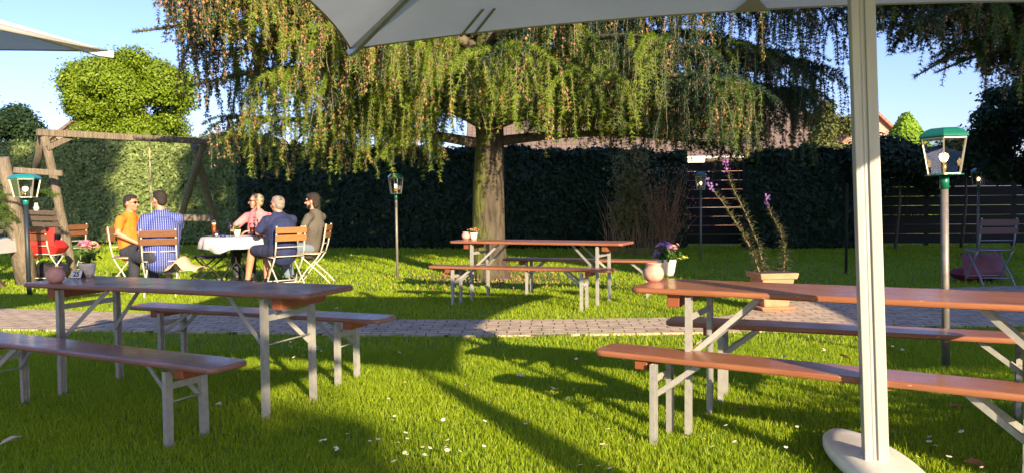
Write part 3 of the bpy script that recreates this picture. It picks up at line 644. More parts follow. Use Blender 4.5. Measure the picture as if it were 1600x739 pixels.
# ------------------------------------------------------------------ slatted fence at the right
fr = thing('slatted_fence', 'dark horizontal board fence with thin bright gaps behind the planter', 'fence', (0, 0, 0))
m_fence = mat('dark_fence_board', (0.010, 0.012, 0.010), .9, (0.018, 0.018, 0.015), 4, stretch=(1, 1, 8))
fx0, fx1, fy0, fy1 = 4.2, 15.5, 19.4, 17.6
def fpos(t): return Vector((fx0 + (fx1 - fx0) * t, fy0 + (fy1 - fy0) * t, 0))
npan = 6
for k in range(npan):
    a = fpos(k / npan); c = fpos((k + 1) / npan); m = MB(); z = .10
    while z < 2.05:
        m.bar(a + Vector((0, 0, z + .10)), c + Vector((0, 0, z + .10 + rnd.uniform(-.003, .003))), .03, .217); z += .222
    m.build('board_panel', m_fence, fr)
for k in range(npan + 1):
    a = fpos(k / npan); m = MB(); m.box((a.x, a.y + .06, 1.08), (.08, .08, 2.16)); m.build('post', m_fence, fr)

# ------------------------------------------------------------------ parasols
HUB = Vector((.8, 2.0, 0)); CO = [Vector((-1.73, 2.6, 0)), Vector((2.6, 1.73, 0)), Vector((1.73, -2.6, 0)), Vector((-2.6, -1.73, 0))]
ZE, ZH = 2.10, 2.88
def parasol(label, hub, mast, zoff=0):
    root = thing('parasol', label, 'parasol', (hub[0], hub[1], 0), group='square cream parasols over the tables')
    m = MB(); n = 12
    H = Vector((0, 0, ZH + zoff))
    for k in range(4):
        A = CO[k] + Vector((0, 0, ZE + zoff)); B = CO[(k + 1) % 4] + Vector((0, 0, ZE + zoff)); rows = []
        for i in range(n + 1):
            t = i / n; row = []
            e = [A.lerp(B, j / n) for j in range(n + 1)]
            for j in range(n + 1):
                s = j / n; p = H.lerp(e[j], t); bow = 4 * s * (1 - s)
                mid = (A + B) / 2; inward = (Vector((-mid.x, -mid.y, 0))).normalized()
                p = p + inward * (.34 * bow * t * t) + Vector((0, 0, .02 * bow * t - .06 * math.sin(math.pi * t)))
                row.append(p)
            rows.append(row)
        vv = [[m.bm.verts.new(p) for p in r_] for r_ in rows[1:]]; top = m.bm.verts.new(H)
        for j in range(n): m.bm.faces.new((top, vv[0][j], vv[0][j + 1])).smooth = True
        for i in range(n - 1):
            for j in range(n): m.bm.faces.new((vv[i][j], vv[i + 1][j], vv[i + 1][j + 1], vv[i][j + 1])).smooth = True
    bmesh.ops.remove_doubles(m.bm, verts=m.bm.verts, dist=.001)
    c = m.build('canopy', m_canvas, root)
    hem = MB()
    for k in range(4):
        A = CO[k] + Vector((0, 0, ZE + zoff)); B = CO[(k + 1) % 4] + Vector((0, 0, ZE + zoff)); mid = (A + B) / 2; inward = Vector((-mid.x, -mid.y, 0)).normalized()
        pts = []
        for j in range(25):
            s = j / 24; bow = 4 * s * (1 - s); pts.append(A.lerp(B, s) + inward * .34 * bow + Vector((0, 0, .02 * bow)))
        hem.tube(pts, .006, 5)
    hem.build('hem', m_strap, root)
    for k in range(4):                                       # diagonal ribs with an end cap, straps on each side
        r_ = MB(); r_.bar((0, 0, ZH + zoff - .10), CO[k] * .985 + Vector((0, 0, ZE + zoff - .015)), .028, .045); rb = r_.build('rib', m_alu, root, bevel=.004)
        cp = MB(); d = CO[k].normalized(); cp.bar(CO[k] * .975 + Vector((0, 0, ZE + zoff - .012)), CO[k] * 1.004 + Vector((0, 0, ZE + zoff - .018)), .030, .045); cp.build('end_cap', m_alu, rb, bevel=.006)
        st = MB(); A = CO[k]; B = CO[(k + 1) % 4]
        for dd in (.11, .127):
            a = A.lerp(B, dd + .02); st.bar(Vector((a.x * .915, a.y * .915, ZE + zoff - .002)), Vector((a.x * .80, a.y * .80, ZE + zoff + .075)), .016, .003)
        st.build('strap', m_strap, root)
        mid = (A + B) / 2; pd = MB(); pd.poly([mid * .846 + (B - A) * .02 + Vector((0, 0, ZE + zoff + .010)), mid * .846 - (B - A) * .02 + Vector((0, 0, ZE + zoff + .010)), mid * .775 + Vector((0, 0, ZE + zoff + .055))]); pd.build('corner_patch', m_strap, root)
    if mast:
        b0 = Vector((mast[0], mast[1], 0)) - Vector((hub[0], hub[1], 0)); top = b0 + Vector((mast[2], mast[3], 2.50))
        ms = MB(); ax = (top - b0).normalized(); rot0 = Matrix.Rotation(R(-15), 3, 'Z')
        tilt = Vector((0, 0, 1)).rotation_difference(ax).to_matrix() @ rot0
        Lm = (top - b0).length; mc = (top + b0) / 2
        # profiled extrusion: body, two corner fins and a track groove
        for (ox, oy, sx, sy) in ((0, .012, .094, .076), (-.034, -.029, .026, .012), (.026, -.029, .042, .012), (-.009, -.025, .010, .006)):
            ms.box(mc + tilt @ Vector((ox, oy, 0)), (sx, sy, Lm), tilt)
        ms.build('mast', m_alu, root, bevel=.003)
        bs = MB(); el = (1.0, .62)
        pr = [(0.0001, .0), (.235, .0), (.262, .02), (.262, .045), (.245, .062), (.18, .078), (0.0001, .085)]
        bs.lathe(pr[::1], 40, (0, 0, 0), sq=(.58, 1.80)); o = bs.build('base_cover', m_whiteplastic, root); o.location = b0 + Vector((.02, .06, .03)); o.rotation_euler = (0, 0, R(-3))
    return root
mastb = G(1370, 716, .11)
parasol('square cream parasol on a thick grey mast with a white oval base cover', HUB, (mastb.x, mastb.y, -.095, 0.02))
parasol('square cream parasol of which only one corner shows against the blue sky', HUB + Vector((-5.72, .86, 0)), (-5.5, 4.2, 0, 0))
parasol('square cream parasol standing beyond the table at the far right', HUB + Vector((7.2, -.9, 0)), (9.0, 2.6, 0, 0))
parasol('unseen square cream parasol added behind the camera to shade the left tables', HUB + Vector((-1.75, -4.1, 0)), (-1.6, -4.0, 0, 0))  # unseen, placed so its shadow covers the left table and bench
# unseen folded parasol, added to cast the dark band on the lawn
fp = thing('shade_parasol', 'unseen closed parasol added behind the camera to cast a shadow band', 'parasol', (3.35, -2.75, 0))
m = MB(); m.tube([(0, 0, 0), (0, 0, 2.9)], .03, 12); m.build('pole', m_alu, fp)
m = MB(); m.lathe([(.05, 1.0), (.15, 1.05), (.13, 1.7), (.11, 2.3), (.06, 2.75), (.0001, 2.85)], 16); m.build('folded_canopy', m_canvas, fp)
m = MB(); m.box((0, 0, .04), (.6, .6, .08)); m.build('base', m_whiteplastic, fp, bevel=.01)

# unseen house, hedge and trees, added and shaped to shade lawn and hedges
def sunpos(side, along): return Vector((.9 * side - .44 * along, .44 * side + .9 * along, 0))
c = sunpos(7.6 + 7, -9)
hb = thing('shade_house', 'unseen house block added behind the camera to shade the right side', 'house', c, math.atan2(.44, .9))  # added block, its height set by the shade it throws
m = MB(); m.box((0, -4, 4.0), (14, 8, 8.0)); m.build('wall', m_render, hb)
m = MB(); a = [m.bm.verts.new(v) for v in ((-7.3, .4, 7.9), (7.3, .4, 7.9), (7.3, -8.4, 7.9), (-7.3, -8.4, 7.9), (-7.0, -4, 12.6), (7.0, -4, 12.6))]
for f in ((0, 1, 5, 4), (2, 3, 4, 5), (0, 4, 3), (1, 2, 5), (3, 2, 1, 0)): m.bm.faces.new([a[i] for i in f])
m.build('roof', m_tile, hb)
a_, b_ = sunpos(3.25, 0), sunpos(6.2, 0)
hedge('shade_hedge', 'unseen low hedge added at the far right to shade the grass', [a_, b_], (1.0, 1.0), .45, 9000, .03, lm_hedged, core_green, seed=12)  # added out of view to darken the grass at lower right
c = sunpos(-5.2, -11)
broad_tree('shade_tree_tall', 'unseen tall tree added behind the camera to shade the left hedge', c, (0, 0, 13.0), (4.9, 3.5, 3.6), 80, 1.0, 60000, .17, lm_yellow, 31, .25, hollow=.3)  # added crown, sized to shade the far left of the tall hedge
c = sunpos(-.8, -16)
broad_tree('shade_tree_small', 'unseen small tree added behind the camera to shade the left lawn', c, (0, 0, 6.45), (1.8, 1.3, 1.1), 36, .44, 15000, .12, lm_yellow, 37, .14, hollow=.3)  # added crown, sized to shade the front left lawn

# ------------------------------------------------------------------ beer-garden tables and benches
def rounded(hx, hy, r, n=5):
    out = []
    for cx, cy, a0 in ((hx - r, hy - r, 0), (-hx + r, hy - r, 90), (-hx + r, -hy + r, 180), (hx - r, -hy + r, 270)):
        for k in range(n + 1):
            a = R(a0 + 90 * k / n); out.append((cx + r * math.cos(a), cy + r * math.sin(a)))
    return out
def trestle(kind, length, width, h, inset, spread, wood, label, cat):
    root = thing(kind, label, cat)
    tb = kind == 'beer_table'; th = .030
    m = MB(); m.prism(rounded(length / 2, width / 2, .055), h - th, h)
    m.build('tabletop' if tb else 'seat', wood, root, bevel=.010)
    bl = .07 if tb else .05
    for s in (-1, 1):
        lx = s * (length / 2 - inset); bxx = lx + s * (.07 if tb else .06)
        m = MB(); m.box((bxx, 0, h - th - bl / 2 + .002), (.065, width * .82, bl)); m.build('batten', m_batten, root, bevel=.004)
        w = .042 if tb else .040
        for t in (-1, 1):
            y = t * spread / 2; top = Vector((lx, y * .97, h - th - .012)); ft = Vector((lx + (0.0), y, -.01))
            m = MB()                                        # angle-iron leg: web facing the end, flange along the side
            m.bar(ft, top, .006, w, up=(1, 0, 0)) if False else None
            c = (ft + top) / 2; L = (top - ft).length; d = (top - ft).normalized(); rot = Vector((0, 0, 1)).rotation_difference(d).to_matrix()
            m.box(c, (.004, w, L), rot); m.box(c + Vector((-s * .014, t * (w / 2 - .002), 0)), (.024, .004, L - .001), rot)
            m.box(c + Vector((-s * .014, -t * (w / 2 - .002), 0)), (.024, .004, L - .001), rot)
            m.build('leg', m_steel, root)
        zc = h - (.15 if tb else .12)
        m = MB(); m.bar((lx - s * .010, -spread / 2 + .022, zc), (lx - s * .010, spread / 2 - .022, zc), .004, .034, up=(0, 0, 1)); m.build('cross_plate', m_steel, root)
        m = MB(); zr = h - (.30 if tb else .20); m.tube([(lx - s * .012, -spread / 2 + .022, zr), (lx - s * .012, spread / 2 - .022, zr)], .005, 6); m.build('rod', m_steel, root)
        rr = .34 if tb else .22; zb = h * .52 if tb else h * .56
        for t in (-1, 1):
            m = MB(); y = t * (spread / 2 - .028)
            m.bar((lx - s * .008, y, zb), (lx - s * rr, t * spread * (.30 if tb else .25), h - th - .008), .006, .026, up=(0, 0, 1)); m.build('brace', m_steel, root)
    return root
WT, IN_T, SP_T, WB, IN_B, SP_B, HT, HB = .511, .29, .437, .25, .319, .222, .724, .460
poses = {'LT': (-2.046, 4.818, -.382, -.005), 'LB1': (-2.351, 4.276, -.472, -.03), 'LB2': (-1.823, 5.48, -.391, 0), 'RT': (1.69, 3.72, -.493, .035), 'RB1': (1.396, 3.479, -.567, -.015),
         'RB2': (1.976, 4.374, -.396, .015), 'BT': (.324, 9.292, -.437, 0), 'BB1': (.067, 8.802, -.367, 0)}
tA = trestle('beer_table', 2.2, WT, HT, IN_T, SP_T, m_wood, 'red-brown folding beer table in front of the larch trunk with two small pots', 'table'); tag(tA, group='folding beer tables')
bA = trestle('beer_bench', 2.2, WB, HB, IN_B, SP_B, m_wood, 'sunlit red-brown bench on the near side of the table by the larch', 'bench'); tag(bA, group='folding beer benches')
tL = trestle('beer_table', 2.2, WT, HT, IN_T, SP_T, m_wood_shade, 'shade-toned red-brown folding table carrying the number sign, in the parasol shade', 'table'); tag(tL, group='folding beer tables')
bL = trestle('beer_bench', 2.2, WB, HB, IN_B, SP_B, m_wood_shade, 'shaded dark bench nearest the camera, in front of the table with the number sign', 'bench'); tag(bL, group='folding beer benches')
def put(o, key):
    x, y, th, z = poses[key]; o.location = (x, y, z); o.rotation_euler = (0, 0, th); return o
put(tA, 'BT'); put(bA, 'BB1'); put(tL, 'LT'); put(bL, 'LB1')
def cp(o, key, label): r_ = copy_tree(o, (0, 0, 0), 0, label); return put(r_, key)
cp(bL, 'LB2', 'shaded dark bench behind the table with the number sign, beside the path')
RT = cp(tA, 'RT', 'sunlit red-brown folding table passing behind the parasol mast, with purple flowers on it')
cp(bA, 'RB1', 'sunlit bench passing right behind the parasol mast, nearest the camera')
cp(bA, 'RB2', 'bench in table shade on the path side of the table with purple flowers')
x, y, th, _ = poses['BT']
b = G(1000, 462); 
poses['BB2'] = (.95, 9.86, -.30, 0); cp(bA, 'BB2', 'half-shaded bench on the trunk side of the table by the larch')
def on_table(key, u, v):
    """world point on the top of a table seen at (u,v)"""
    return G(u, v, HT + poses[key][3])

# ------------------------------------------------------------------ pots and flowers
def pink_pot(label, loc, s):
    m = MB(); m.lathe([(.0001, 0), (.052, 0), (.078, .03), (.088, .065), (.080, .10), (.062, .125), (.066, .145), (.072, .152), (.066, .152), (.058, .140), (.056, .12), (.06, .03), (.0001, .02)], 28)
    o = m.build('pink_pot', m_pink, None); o.location = loc; o.scale = (s, s, s)
    return tag(o, label, 'pot', 'round pink ceramic pots on the tables')
def petal_flowers(heads, r, mats_i):
    """small many-petalled flower heads: list of (pos, normal, matindex)"""
    V = []; Fq = []; MI = []; off = 0
    for p, nrm, mi, rr in heads:
        nrm = Vector(nrm).normalized(); x = nrm.orthogonal().normalized(); y = nrm.cross(x)
        for ring, (k, l, up) in enumerate(((9, 1.0, .25), (7, .65, .7))):
            for j in range(k):
                a = 2 * math.pi * (j + .3 * ring) / k; d = x * math.cos(a) + y * math.sin(a); t = nrm.cross(d)
                c = p + d * rr * .55 * l + nrm * rr * .3 * up; tip = p + d * rr * l + nrm * rr * up * .6
                V += [p[:], (c - t * rr * .2)[:], tip[:], (c + t * rr * .2)[:]]; Fq.append((off, off + 1, off + 2, off + 3)); MI.append(mi); off += 4
    return np.array(V), np.array(Fq), MI
m_fpink = mat('pink_petal', (.75, .16, .36), .6, island=[(0, (.62, .08, .28)), (1, (.85, .35, .5))], transl=.3)
m_fpurple = mat('purple_petal', (.32, .14, .5), .6, island=[(0, (.22, .08, .42)), (1, (.5, .3, .62))], transl=.3)
m_forange = mat('apricot_petal', (.85, .35, .2), .6, island=[(0, (.8, .22, .2)), (1, (.9, .55, .3))], transl=.3)
m_fyel = mat('lime_petal', (.7, .75, .12), .6, transl=.3); m_fpale = mat('pale_pink_petal', (.8, .5, .5), .6, transl=.3)
m_leafg = leafmat('plant_leaf', (.04, .10, .015), (.08, .17, .03), (.14, .22, .05))
def flower_pot(label, loc, s, heads, nleaf=60, hgt=.12):
    root = thing('flower_pot', label, 'flower pot', loc, sc_=s, group='cream pots with flowers on the tables')
    m = MB(); m.lathe([(.0001, 0), (.048, 0), (.056, .03), (.066, .09), (.072, .118), (.066, .120), (.060, .108), (.0001, .10)], 26); m.build('pot', m_cream, root)
    q = random.Random(len(label)); st = MB(); hs = []
    for (x, y, z, mi, r_) in heads:
        st.tube([(x * .2, y * .2, .1), (x * .6, y * .6, .1 + z * .5), (x, y, .1 + z)], [.003, .0025, .002], 5); hs.append((Vector((x, y, .1 + z)), (x * 4 + q.gauss(0, .3), y * 4 - .3, 1), mi, r_))
    st.build('stems', m_leafg, root)
    V, Fq, MI = petal_flowers(hs, .02, None); link('flowers', np_mesh('flowers', V, Fq, MI), [m_fpink, m_fpurple, m_forange, m_fyel, m_fpale], root)
    P = rs.normal(0, 1, (nleaf, 3)) * np.array([.035, .035, .03]) + np.array([0, 0, .13 + hgt * .25]); V, Fq = leaf_quads(P, rand_unit(nleaf), .028)
    link('leaves', np_mesh('leaves', V, Fq), m_leafg, root)
    return root
def headset(seed, n, sx, sz, z0, mis, r_, off=(0, 0)):
    q = random.Random(seed); return [(off[0] + q.gauss(0, sx), off[1] + q.gauss(0, sx), z0 + q.uniform(0, sz), q.choice(mis), r_ * q.uniform(.8, 1.2)) for _ in range(n)]
pink_pot('round pink pot beside the number sign on the shaded table', on_table('LT', 87, 441), .66)
flower_pot('cream pot with deep pink flowers on the shaded table', on_table('LT', 137, 432), .80, headset(3, 20, .038, .06, .14, [0, 0, 0, 4], .033, (-.02, 0)) + headset(4, 8, .03, .07, .13, [2, 3, 4], .028, (.06, 0)), 110, .22)
pink_pot('round pink pot on the table behind the parasol mast', on_table('RT', 1021, 439), .66)
flower_pot('cream pot with purple and pink flowers on the table by the mast', on_table('RT', 1042, 430), .80, headset(6, 16, .03, .04, .10, [1, 1, 1, 4], .027, (-.02, 0)) + headset(7, 6, .02, .05, .08, [4, 1], .025, (.06, 0)) + headset(8, 8, .015, .05, .03, [1], .02, (-.08, 0)) + headset(9, 9, .03, .02, .02, [3], .014, (.12, -.02)), 80, .05)
pink_pot('small pink pot on the table in front of the trunk', on_table('BT', 728, 374), .62)
flower_pot('cream pot with apricot flowers in front of the trunk', on_table('BT', 740, 374), .72, headset(12, 22, .04, .05, .04, [2, 2, 4, 3], .024), 60, .04)
# number sign
p = on_table('LT', 122, 434)
sg = thing('table_number_sign', 'small black tent sign with a white face reading 25', 'sign', p, R(-16))
m = MB(); m.prism([(-.045, 0), (.045, 0), (.045, .001), (-.045, .001)], 0, .001); m.bm.free(); m = MB()
prof = [(-.022, 0), (.022, 0), (.0, .052)]
a = [m.bm.verts.new((-.045, yy, zz_)) for yy, zz_ in prof]; c = [m.bm.verts.new((.045, yy, zz_)) for yy, zz_ in prof]
m.bm.faces.new(a); m.bm.faces.new(c[::-1])
for k in range(3): m.bm.faces.new((a[k], a[(k + 1) % 3], c[(k + 1) % 3], c[k]))
m.build('stand', mat('black_card', (.015, .015, .015), .6), sg)
ang = math.atan2(.052, .022); nrm = Vector((0, -math.sin(ang), math.cos(ang)))
m = MB(); rot = Matrix.Rotation(ang - math.pi / 2 + math.pi / 2, 3, 'X'); m.box(Vector((0, -.011, .026)) + nrm * .002, (.086, .052, .002), rot); m.build('face', mat('white_card', (.8, .8, .78), .5), sg)
tcu = bpy.data.curves.new('number', 'FONT'); tcu.body = '25'; tcu.size = .05; tcu.align_x = 'CENTER'; tcu.align_y = 'CENTER'; tcu.extrude = .0006; tcu.offset = .0012
to = bpy.data.objects.new('tmp_number', tcu); COL.objects.link(to); dg = bpy.context.evaluated_depsgraph_get(); me = bpy.data.meshes.new_from_object(to.evaluated_get(dg)); bpy.data.objects.remove(to)
o = link('number', me, mat('black_print', (.02, .02, .02), .6), sg); o.location = Vector((0, -.011, .026)) + nrm * .0036; o.rotation_euler = (ang, 0, 0)

# planter with tall fireweed-like stems
p = G(1205, 482, .02)
pl = thing('terracotta_planter', 'square terracotta planter on a saucer at the path edge', 'planter', p, R(6))
def frust(m, w0, w1, z0, z1, mi=0): 
    a = [m.bm.verts.new((x * w0 / 2, y * w0 / 2, z0)) for x, y in ((-1, -1), (1, -1), (1, 1), (-1, 1))]; c = [m.bm.verts.new((x * w1 / 2, y * w1 / 2, z1)) for x, y in ((-1, -1), (1, -1), (1, 1), (-1, 1))]
    m.bm.faces.new(a[::-1]); m.bm.faces.new(c)
    for k in range(4): m.bm.faces.new((a[k], a[(k + 1) % 4], c[(k + 1) % 4], c[k]))
m = MB(); frust(m, .27, .36, .03, .345); m.build('pot_wall', m_terra, pl, bevel=.02)
m = MB(); frust(m, .40, .425, .335, .40); m.build('rim', m_terra, pl, bevel=.01)
m = MB(); frust(m, .33, .39, .0, .04); m.build('saucer', m_terra, pl, bevel=.01)
m = MB(); frust(m, .38, .38, .39, .405); m.build('soil', mat('potting_soil', (.04, .025, .015), 1), pl)
def tall_stem(label, pts, seed):
    root = thing('fireweed_stem', label, 'plant', pts[0]); o = pts[0]; pts = [p_ - o for p_ in pts]
    q = random.Random(seed); dense = []
    for k in range(len(pts) - 1):
        for j in range(12): dense.append(pts[k].lerp(pts[k + 1], j / 12) + Vector((q.gauss(0, .002), q.gauss(0, .002), 0)))
    dense.append(pts[-1]); m = MB(); m.tube(dense, [.010 - .007 * i / len(dense) for i in range(len(dense))], 6); m.build('stem', mat('weed_stem', (.16, .13, .07), .8), root)
    V = []; Fq = []; off = 0
    for i, p_ in enumerate(dense[:-8]):
        for k in range(7):
            a = q.uniform(0, 6.28); t = i / len(dense); l = .14 * (1.05 - .6 * t) * q.uniform(.6, 1.1)
            d = Vector((math.cos(a), math.sin(a), q.uniform(.2, 1.0))).normalized(); w = d.cross(Vector((0, 0, 1))).normalized() * l * .10; bse = p_ + Vector((0, 0, q.uniform(0, .02)))
            V += [bse[:], (bse + d * l * .5 + w)[:], (bse + d * l - Vector((0, 0, l * .25)))[:], (bse + d * l * .5 - w)[:]]; Fq.append((off, off + 1, off + 2, off + 3)); off += 4
    link('leaves', np_mesh('leaves', np.array(V), np.array(Fq)), leafmat('weed_leaf', (.10, .12, .05), (.17, .18, .08), (.24, .2, .12)), root)
    hs = [(dense[-1 - q.randint(0, 7)] + Vector((q.gauss(0, .018), q.gauss(0, .018), q.uniform(-.03, .07))), (q.gauss(0, 1), q.gauss(0, 1), .4), 0, .014) for _ in range(20)]
    V, Fq, MI = petal_flowers(hs, .02, None); link('flowers', np_mesh('flowers', V, Fq, MI), [m_fpurple if seed != 1 else m_fviolet], root)
m_fviolet = mat('violet_petal', (.42, .15, .5), .6, transl=.3)
Dp = p.y
tall_stem('tall stem with faded violet spike, highest of the planter', [at(1195, 425, Dp), at(1186, 385, Dp), at(1163, 330, Dp), at(1143, 290, Dp), at(1130, 245, Dp)], 1)
tall_stem('tall stem leaning far over to a small violet tip', [at(1186, 425, Dp - .05), at(1172, 385, Dp - .05), at(1148, 345, Dp - .05), at(1126, 312, Dp - .05), at(1104, 286, Dp - .05)], 2)
tall_stem('separate thin stem with a purple spike at the planter corner', [at(1224, 426, Dp + .05), at(1226, 395, Dp + .05), at(1220, 362, Dp + .05), at(1206, 338, Dp + .05), at(1197, 312, Dp + .05)], 3)

# ------------------------------------------------------------------ lanterns
def lantern(label, green, pole=None):
    root = thing('garden_lamp', label, 'lamp', group='garden lamps on posts')
    n = 6; H = 1.70
    def ring(r_, z): return [(r_ * math.cos(R(60 * k + 30)), r_ * math.sin(R(60 * k + 30)), z) for k in range(n)]
    m = MB(); m.tube([(0, 0, -.02), (0, 0, H - .40)], .026, 16); m.build('post', pole or m_pole, root)
    m = MB(); m.tube([(0, 0, H - .43), (0, 0, H - .33)], .031, 16); m.lathe([(.12, H - .335), (.125, H - .325), (.0001, H - .32)], 6); m.build('collar', green, root)
    zb, zt = H - .325, H - .075; rb_, rt = .112, .155
    m = MB(); A = ring(rb_, zb); B = ring(rt, zt)
    for k in range(n): m.bar(A[k], B[k], .010, .010, up=(A[k][0], A[k][1], 0))
    for Rr in (A, B):
        for k in range(n): m.bar(Rr[k], Rr[(k + 1) % n], .010, .010)
    m.build('frame', mat('lamp_frame_' + green.name, (.45, .42, .36), .4, metal=.6), root)
    m = MB(); A = ring(rb_ * .985, zb); B = ring(rt * .985, zt)
    for k in range(n): m.poly([A[k], A[(k + 1) % n], B[(k + 1) % n], B[k]])
    m.build('glass_panes', m_glass, root, fixn=True)
    m = MB(); prof = [(.172, zt + .003), (.177, zt + .014), (.165, zt + .030), (.125, zt + .060), (.09, zt + .072), (.02, zt + .076)]
    rings = [[m.bm.verts.new((r_ * math.cos(R(60 * k + 30)), r_ * math.sin(R(60 * k + 30)), z)) for k in range(n)] for r_, z in prof]
    m.bm.faces.new(rings[0][::-1]); m.bm.faces.new(rings[-1])
    for a, c in zip(rings, rings[1:]):
        for k in range(n): m.bm.faces.new((a[k], a[(k + 1) % n], c[(k + 1) % n], c[k]))
    m.build('roof', green, root, bevel=.004)
    m = MB(); m.tube([(0, 0, zb), (0, 0, zb + .085)], .018, 12); m.build('socket', m_brass, root)
    m = MB(); m.lathe([(.012, zb + .085), (.024, zb + .102), (.031, zb + .122), (.024, zb + .142), (.0001, zb + .152)], 16); m.build('bulb', m_bulb, root)
    return root
L1 = lantern('tall green-capped lamp beside the parasol mast, largest lamp in view', m_green)
p = G(1478, 574); L1.location = p; L1.scale = (1.0, 1.0, .99)
v0 = at(1472, 208, p.y); L1.rotation_euler = (0, -math.atan2((p.x - v0.x) * .7, 1.7), -math.atan2(p.x, p.y))
L2 = copy_tree(L1, G(621, 434), R(20), 'green-capped lamp standing alone on the lawn left of the trunk'); L2.scale = (.78, .78, .97)
L3 = copy_tree(L1, G(1095, 408), R(40), 'small lamp in front of the fence, near the bare russet bush'); L3.scale = (.72, .72, 1.0)
L4 = copy_tree(L1, G(1527, 402), R(10), 'half-hidden lamp behind the folding chair at the fence'); L4.scale = (.85, .85, 1.02)
L5 = lantern('teal-capped lamp in front of the wooden swing frame', m_teal, mat('blue_black_post', (.02, .03, .04), .5))
p = G(46, 462); L5.location = p; L5.rotation_euler = (0, 0, R(5)); vt = (at(51, 272, p.y).z) / 1.70; L5.scale = (1.15, 1.15, vt)
# thin dark post by the fence
p = G(1322, 430); m = MB(); m.tube([(0, 0, -.02), (0, 0, 1.38)], .022, 10); m.lathe([(.03, 1.38), (.03, 1.40), (.0001, 1.41)], 10)
o = m.build('thin_post', m_fence, None); o.location = p; tag(o, 'thin dark post standing on the shaded grass by the mast', 'post')

# ------------------------------------------------------------------ swing frame and its neighbours
Ds = 12.6
sw = thing('swing_frame', 'weathered wooden swing frame of two A-shaped ends and a top beam', 'swing frame')
def P3(u, v, D): return at(u, v, D)
def post(a, c, w=.11, name='post', mt=None, parent=sw):
    m = MB(); n = 6; pts = [a.lerp(c, k / n) + Vector((rnd.gauss(0, .006), rnd.gauss(0, .006), 0)) for k in range(n + 1)]
    m.tube(pts, [w / 2 * rnd.uniform(.94, 1.06) for _ in pts], 8); return m.build(name, mt or m_oldwood, parent)
apL = P3(68, 205, 12.6); gA = G(116, 432); gB = G(28, 400)
post(apL, gA + Vector((0, 0, -.05)), .14); post(P3(66, 212, 12.7), gB + Vector((0, 0, -.05)), .13)
apR = P3(318, 222, 15.0)
d1 = G(262, 405); d2 = G(352, 402)
post(apR, d1 + Vector((0, 0, -.05)), .13); post(P3(304, 228, 15.1), d2 + Vector((0, 0, -.05)), .13)
m = MB(); m.bar(P3(58, 207, 12.5), P3(330, 222, 15.1), .09, .11); m.build('top_beam', m_oldwood, sw, bevel=.01)
m = MB(); m.bar(P3(22, 266, 12.35), P3(97, 271, 12.35), .04, .09); m.build('cross_board', m_oldwood, sw, bevel=.005)
m = MB(); m.bar(P3(272, 340, 14.8), P3(334, 341, 14.8), .04, .12); m.build('cross_board', m_oldwood, sw, bevel=.005)
m = MB(); m.bar(P3(73, 232, 12.6), P3(112, 214, 13.0), .06, .08); m.build('brace', m_oldwood, sw, bevel=.005)
rp = MB(); t_ = P3(233, 222, 14.1); rp.tube([t_, t_ + Vector((.005, 0, -.9)), t_ + Vector((.0, 0, -1.75))], .012, 6); rp.build('rope', mat('rope', (.5, .42, .3), .9), sw)
for uu in (112, 166):
    t_ = P3(uu, 216 if uu == 112 else 218, 13.1); hk = MB(); hk.tube([t_, t_ + Vector((0, 0, -.15)), t_ + Vector((.02, 0, -.2)), t_ + Vector((0, 0, -.24))], .010, 6); hk.build('hook', m_fence, sw)
# leaning old post
lp_ = MB(); a = G(44, 445); c = P3(4, 246, 11.5)
m = MB(); m.tube([a + Vector((0, 0, -.04)), a.lerp(c, .3), a.lerp(c, .6), c], [.16, .145, .12, .08], 9); o = m.build('leaning_trunk', m_oldwood, None)
tag(o, 'thick weathered post leaning outwards behind the teal lamp', 'post')
# dark plank table behind
pt = thing('plank_table', 'dark rough wooden table with a white cloth behind the swing frame', 'table')
Dn = 13.2
c0 = P3(-30, 330, Dn); c1 = P3(92, 333, Dn)
for dz in (0, .1, .2, .34):
    m = MB(); m.bar(c0 - Vector((0, -.05, dz)), c1 - Vector((0, -.05, dz)), .03, .075); m.build('board', m_darkwood, pt)
for uu in (-20, 30, 88):
    a = P3(uu, 326, Dn + .1); m = MB(); m.bar(a, Vector((a.x, a.y, -.02)), .07, .07); m.build('post', m_darkwood, pt)
a = P3(8, 360, 11.6)
ct = thing('cloth_table', 'small table with white cloth at the edge behind the leaning post', 'table', (a.x - .35, a.y, 0))
m = MB(); m.box((0, 0, .70), (.9, .7, .03)); m.build('tabletop', m_darkwood, ct)
for s_ in (-1, 1): m = MB(); m.bar((s_ * .3, -.1, .68), (-s_ * .3, 0, 0), .09, .05); m.build('leg', m_darkwood, ct)
m = MB(); m.box((0, 0, .723), (.96, .76, .01)); m.box((0, -.375, .62), (.96, .012, .2)); m.box((.475, 0, .62), (.012, .738, .2)); m.build('cloth', m_cloth, ct, bevel=.004)
m = MB(); m.lathe([(.0001, 0), (.035, 0), (.045, .05), (.022, .11), (.028, .13), (.0001, .13)], 14); o = m.build('white_jug', m_whiteplastic, None); o.location = P3(57, 331, Dn + .05) ; o.location.z = c1.z + .04; tag(o, 'small white jug standing on the dark plank table', 'jug')
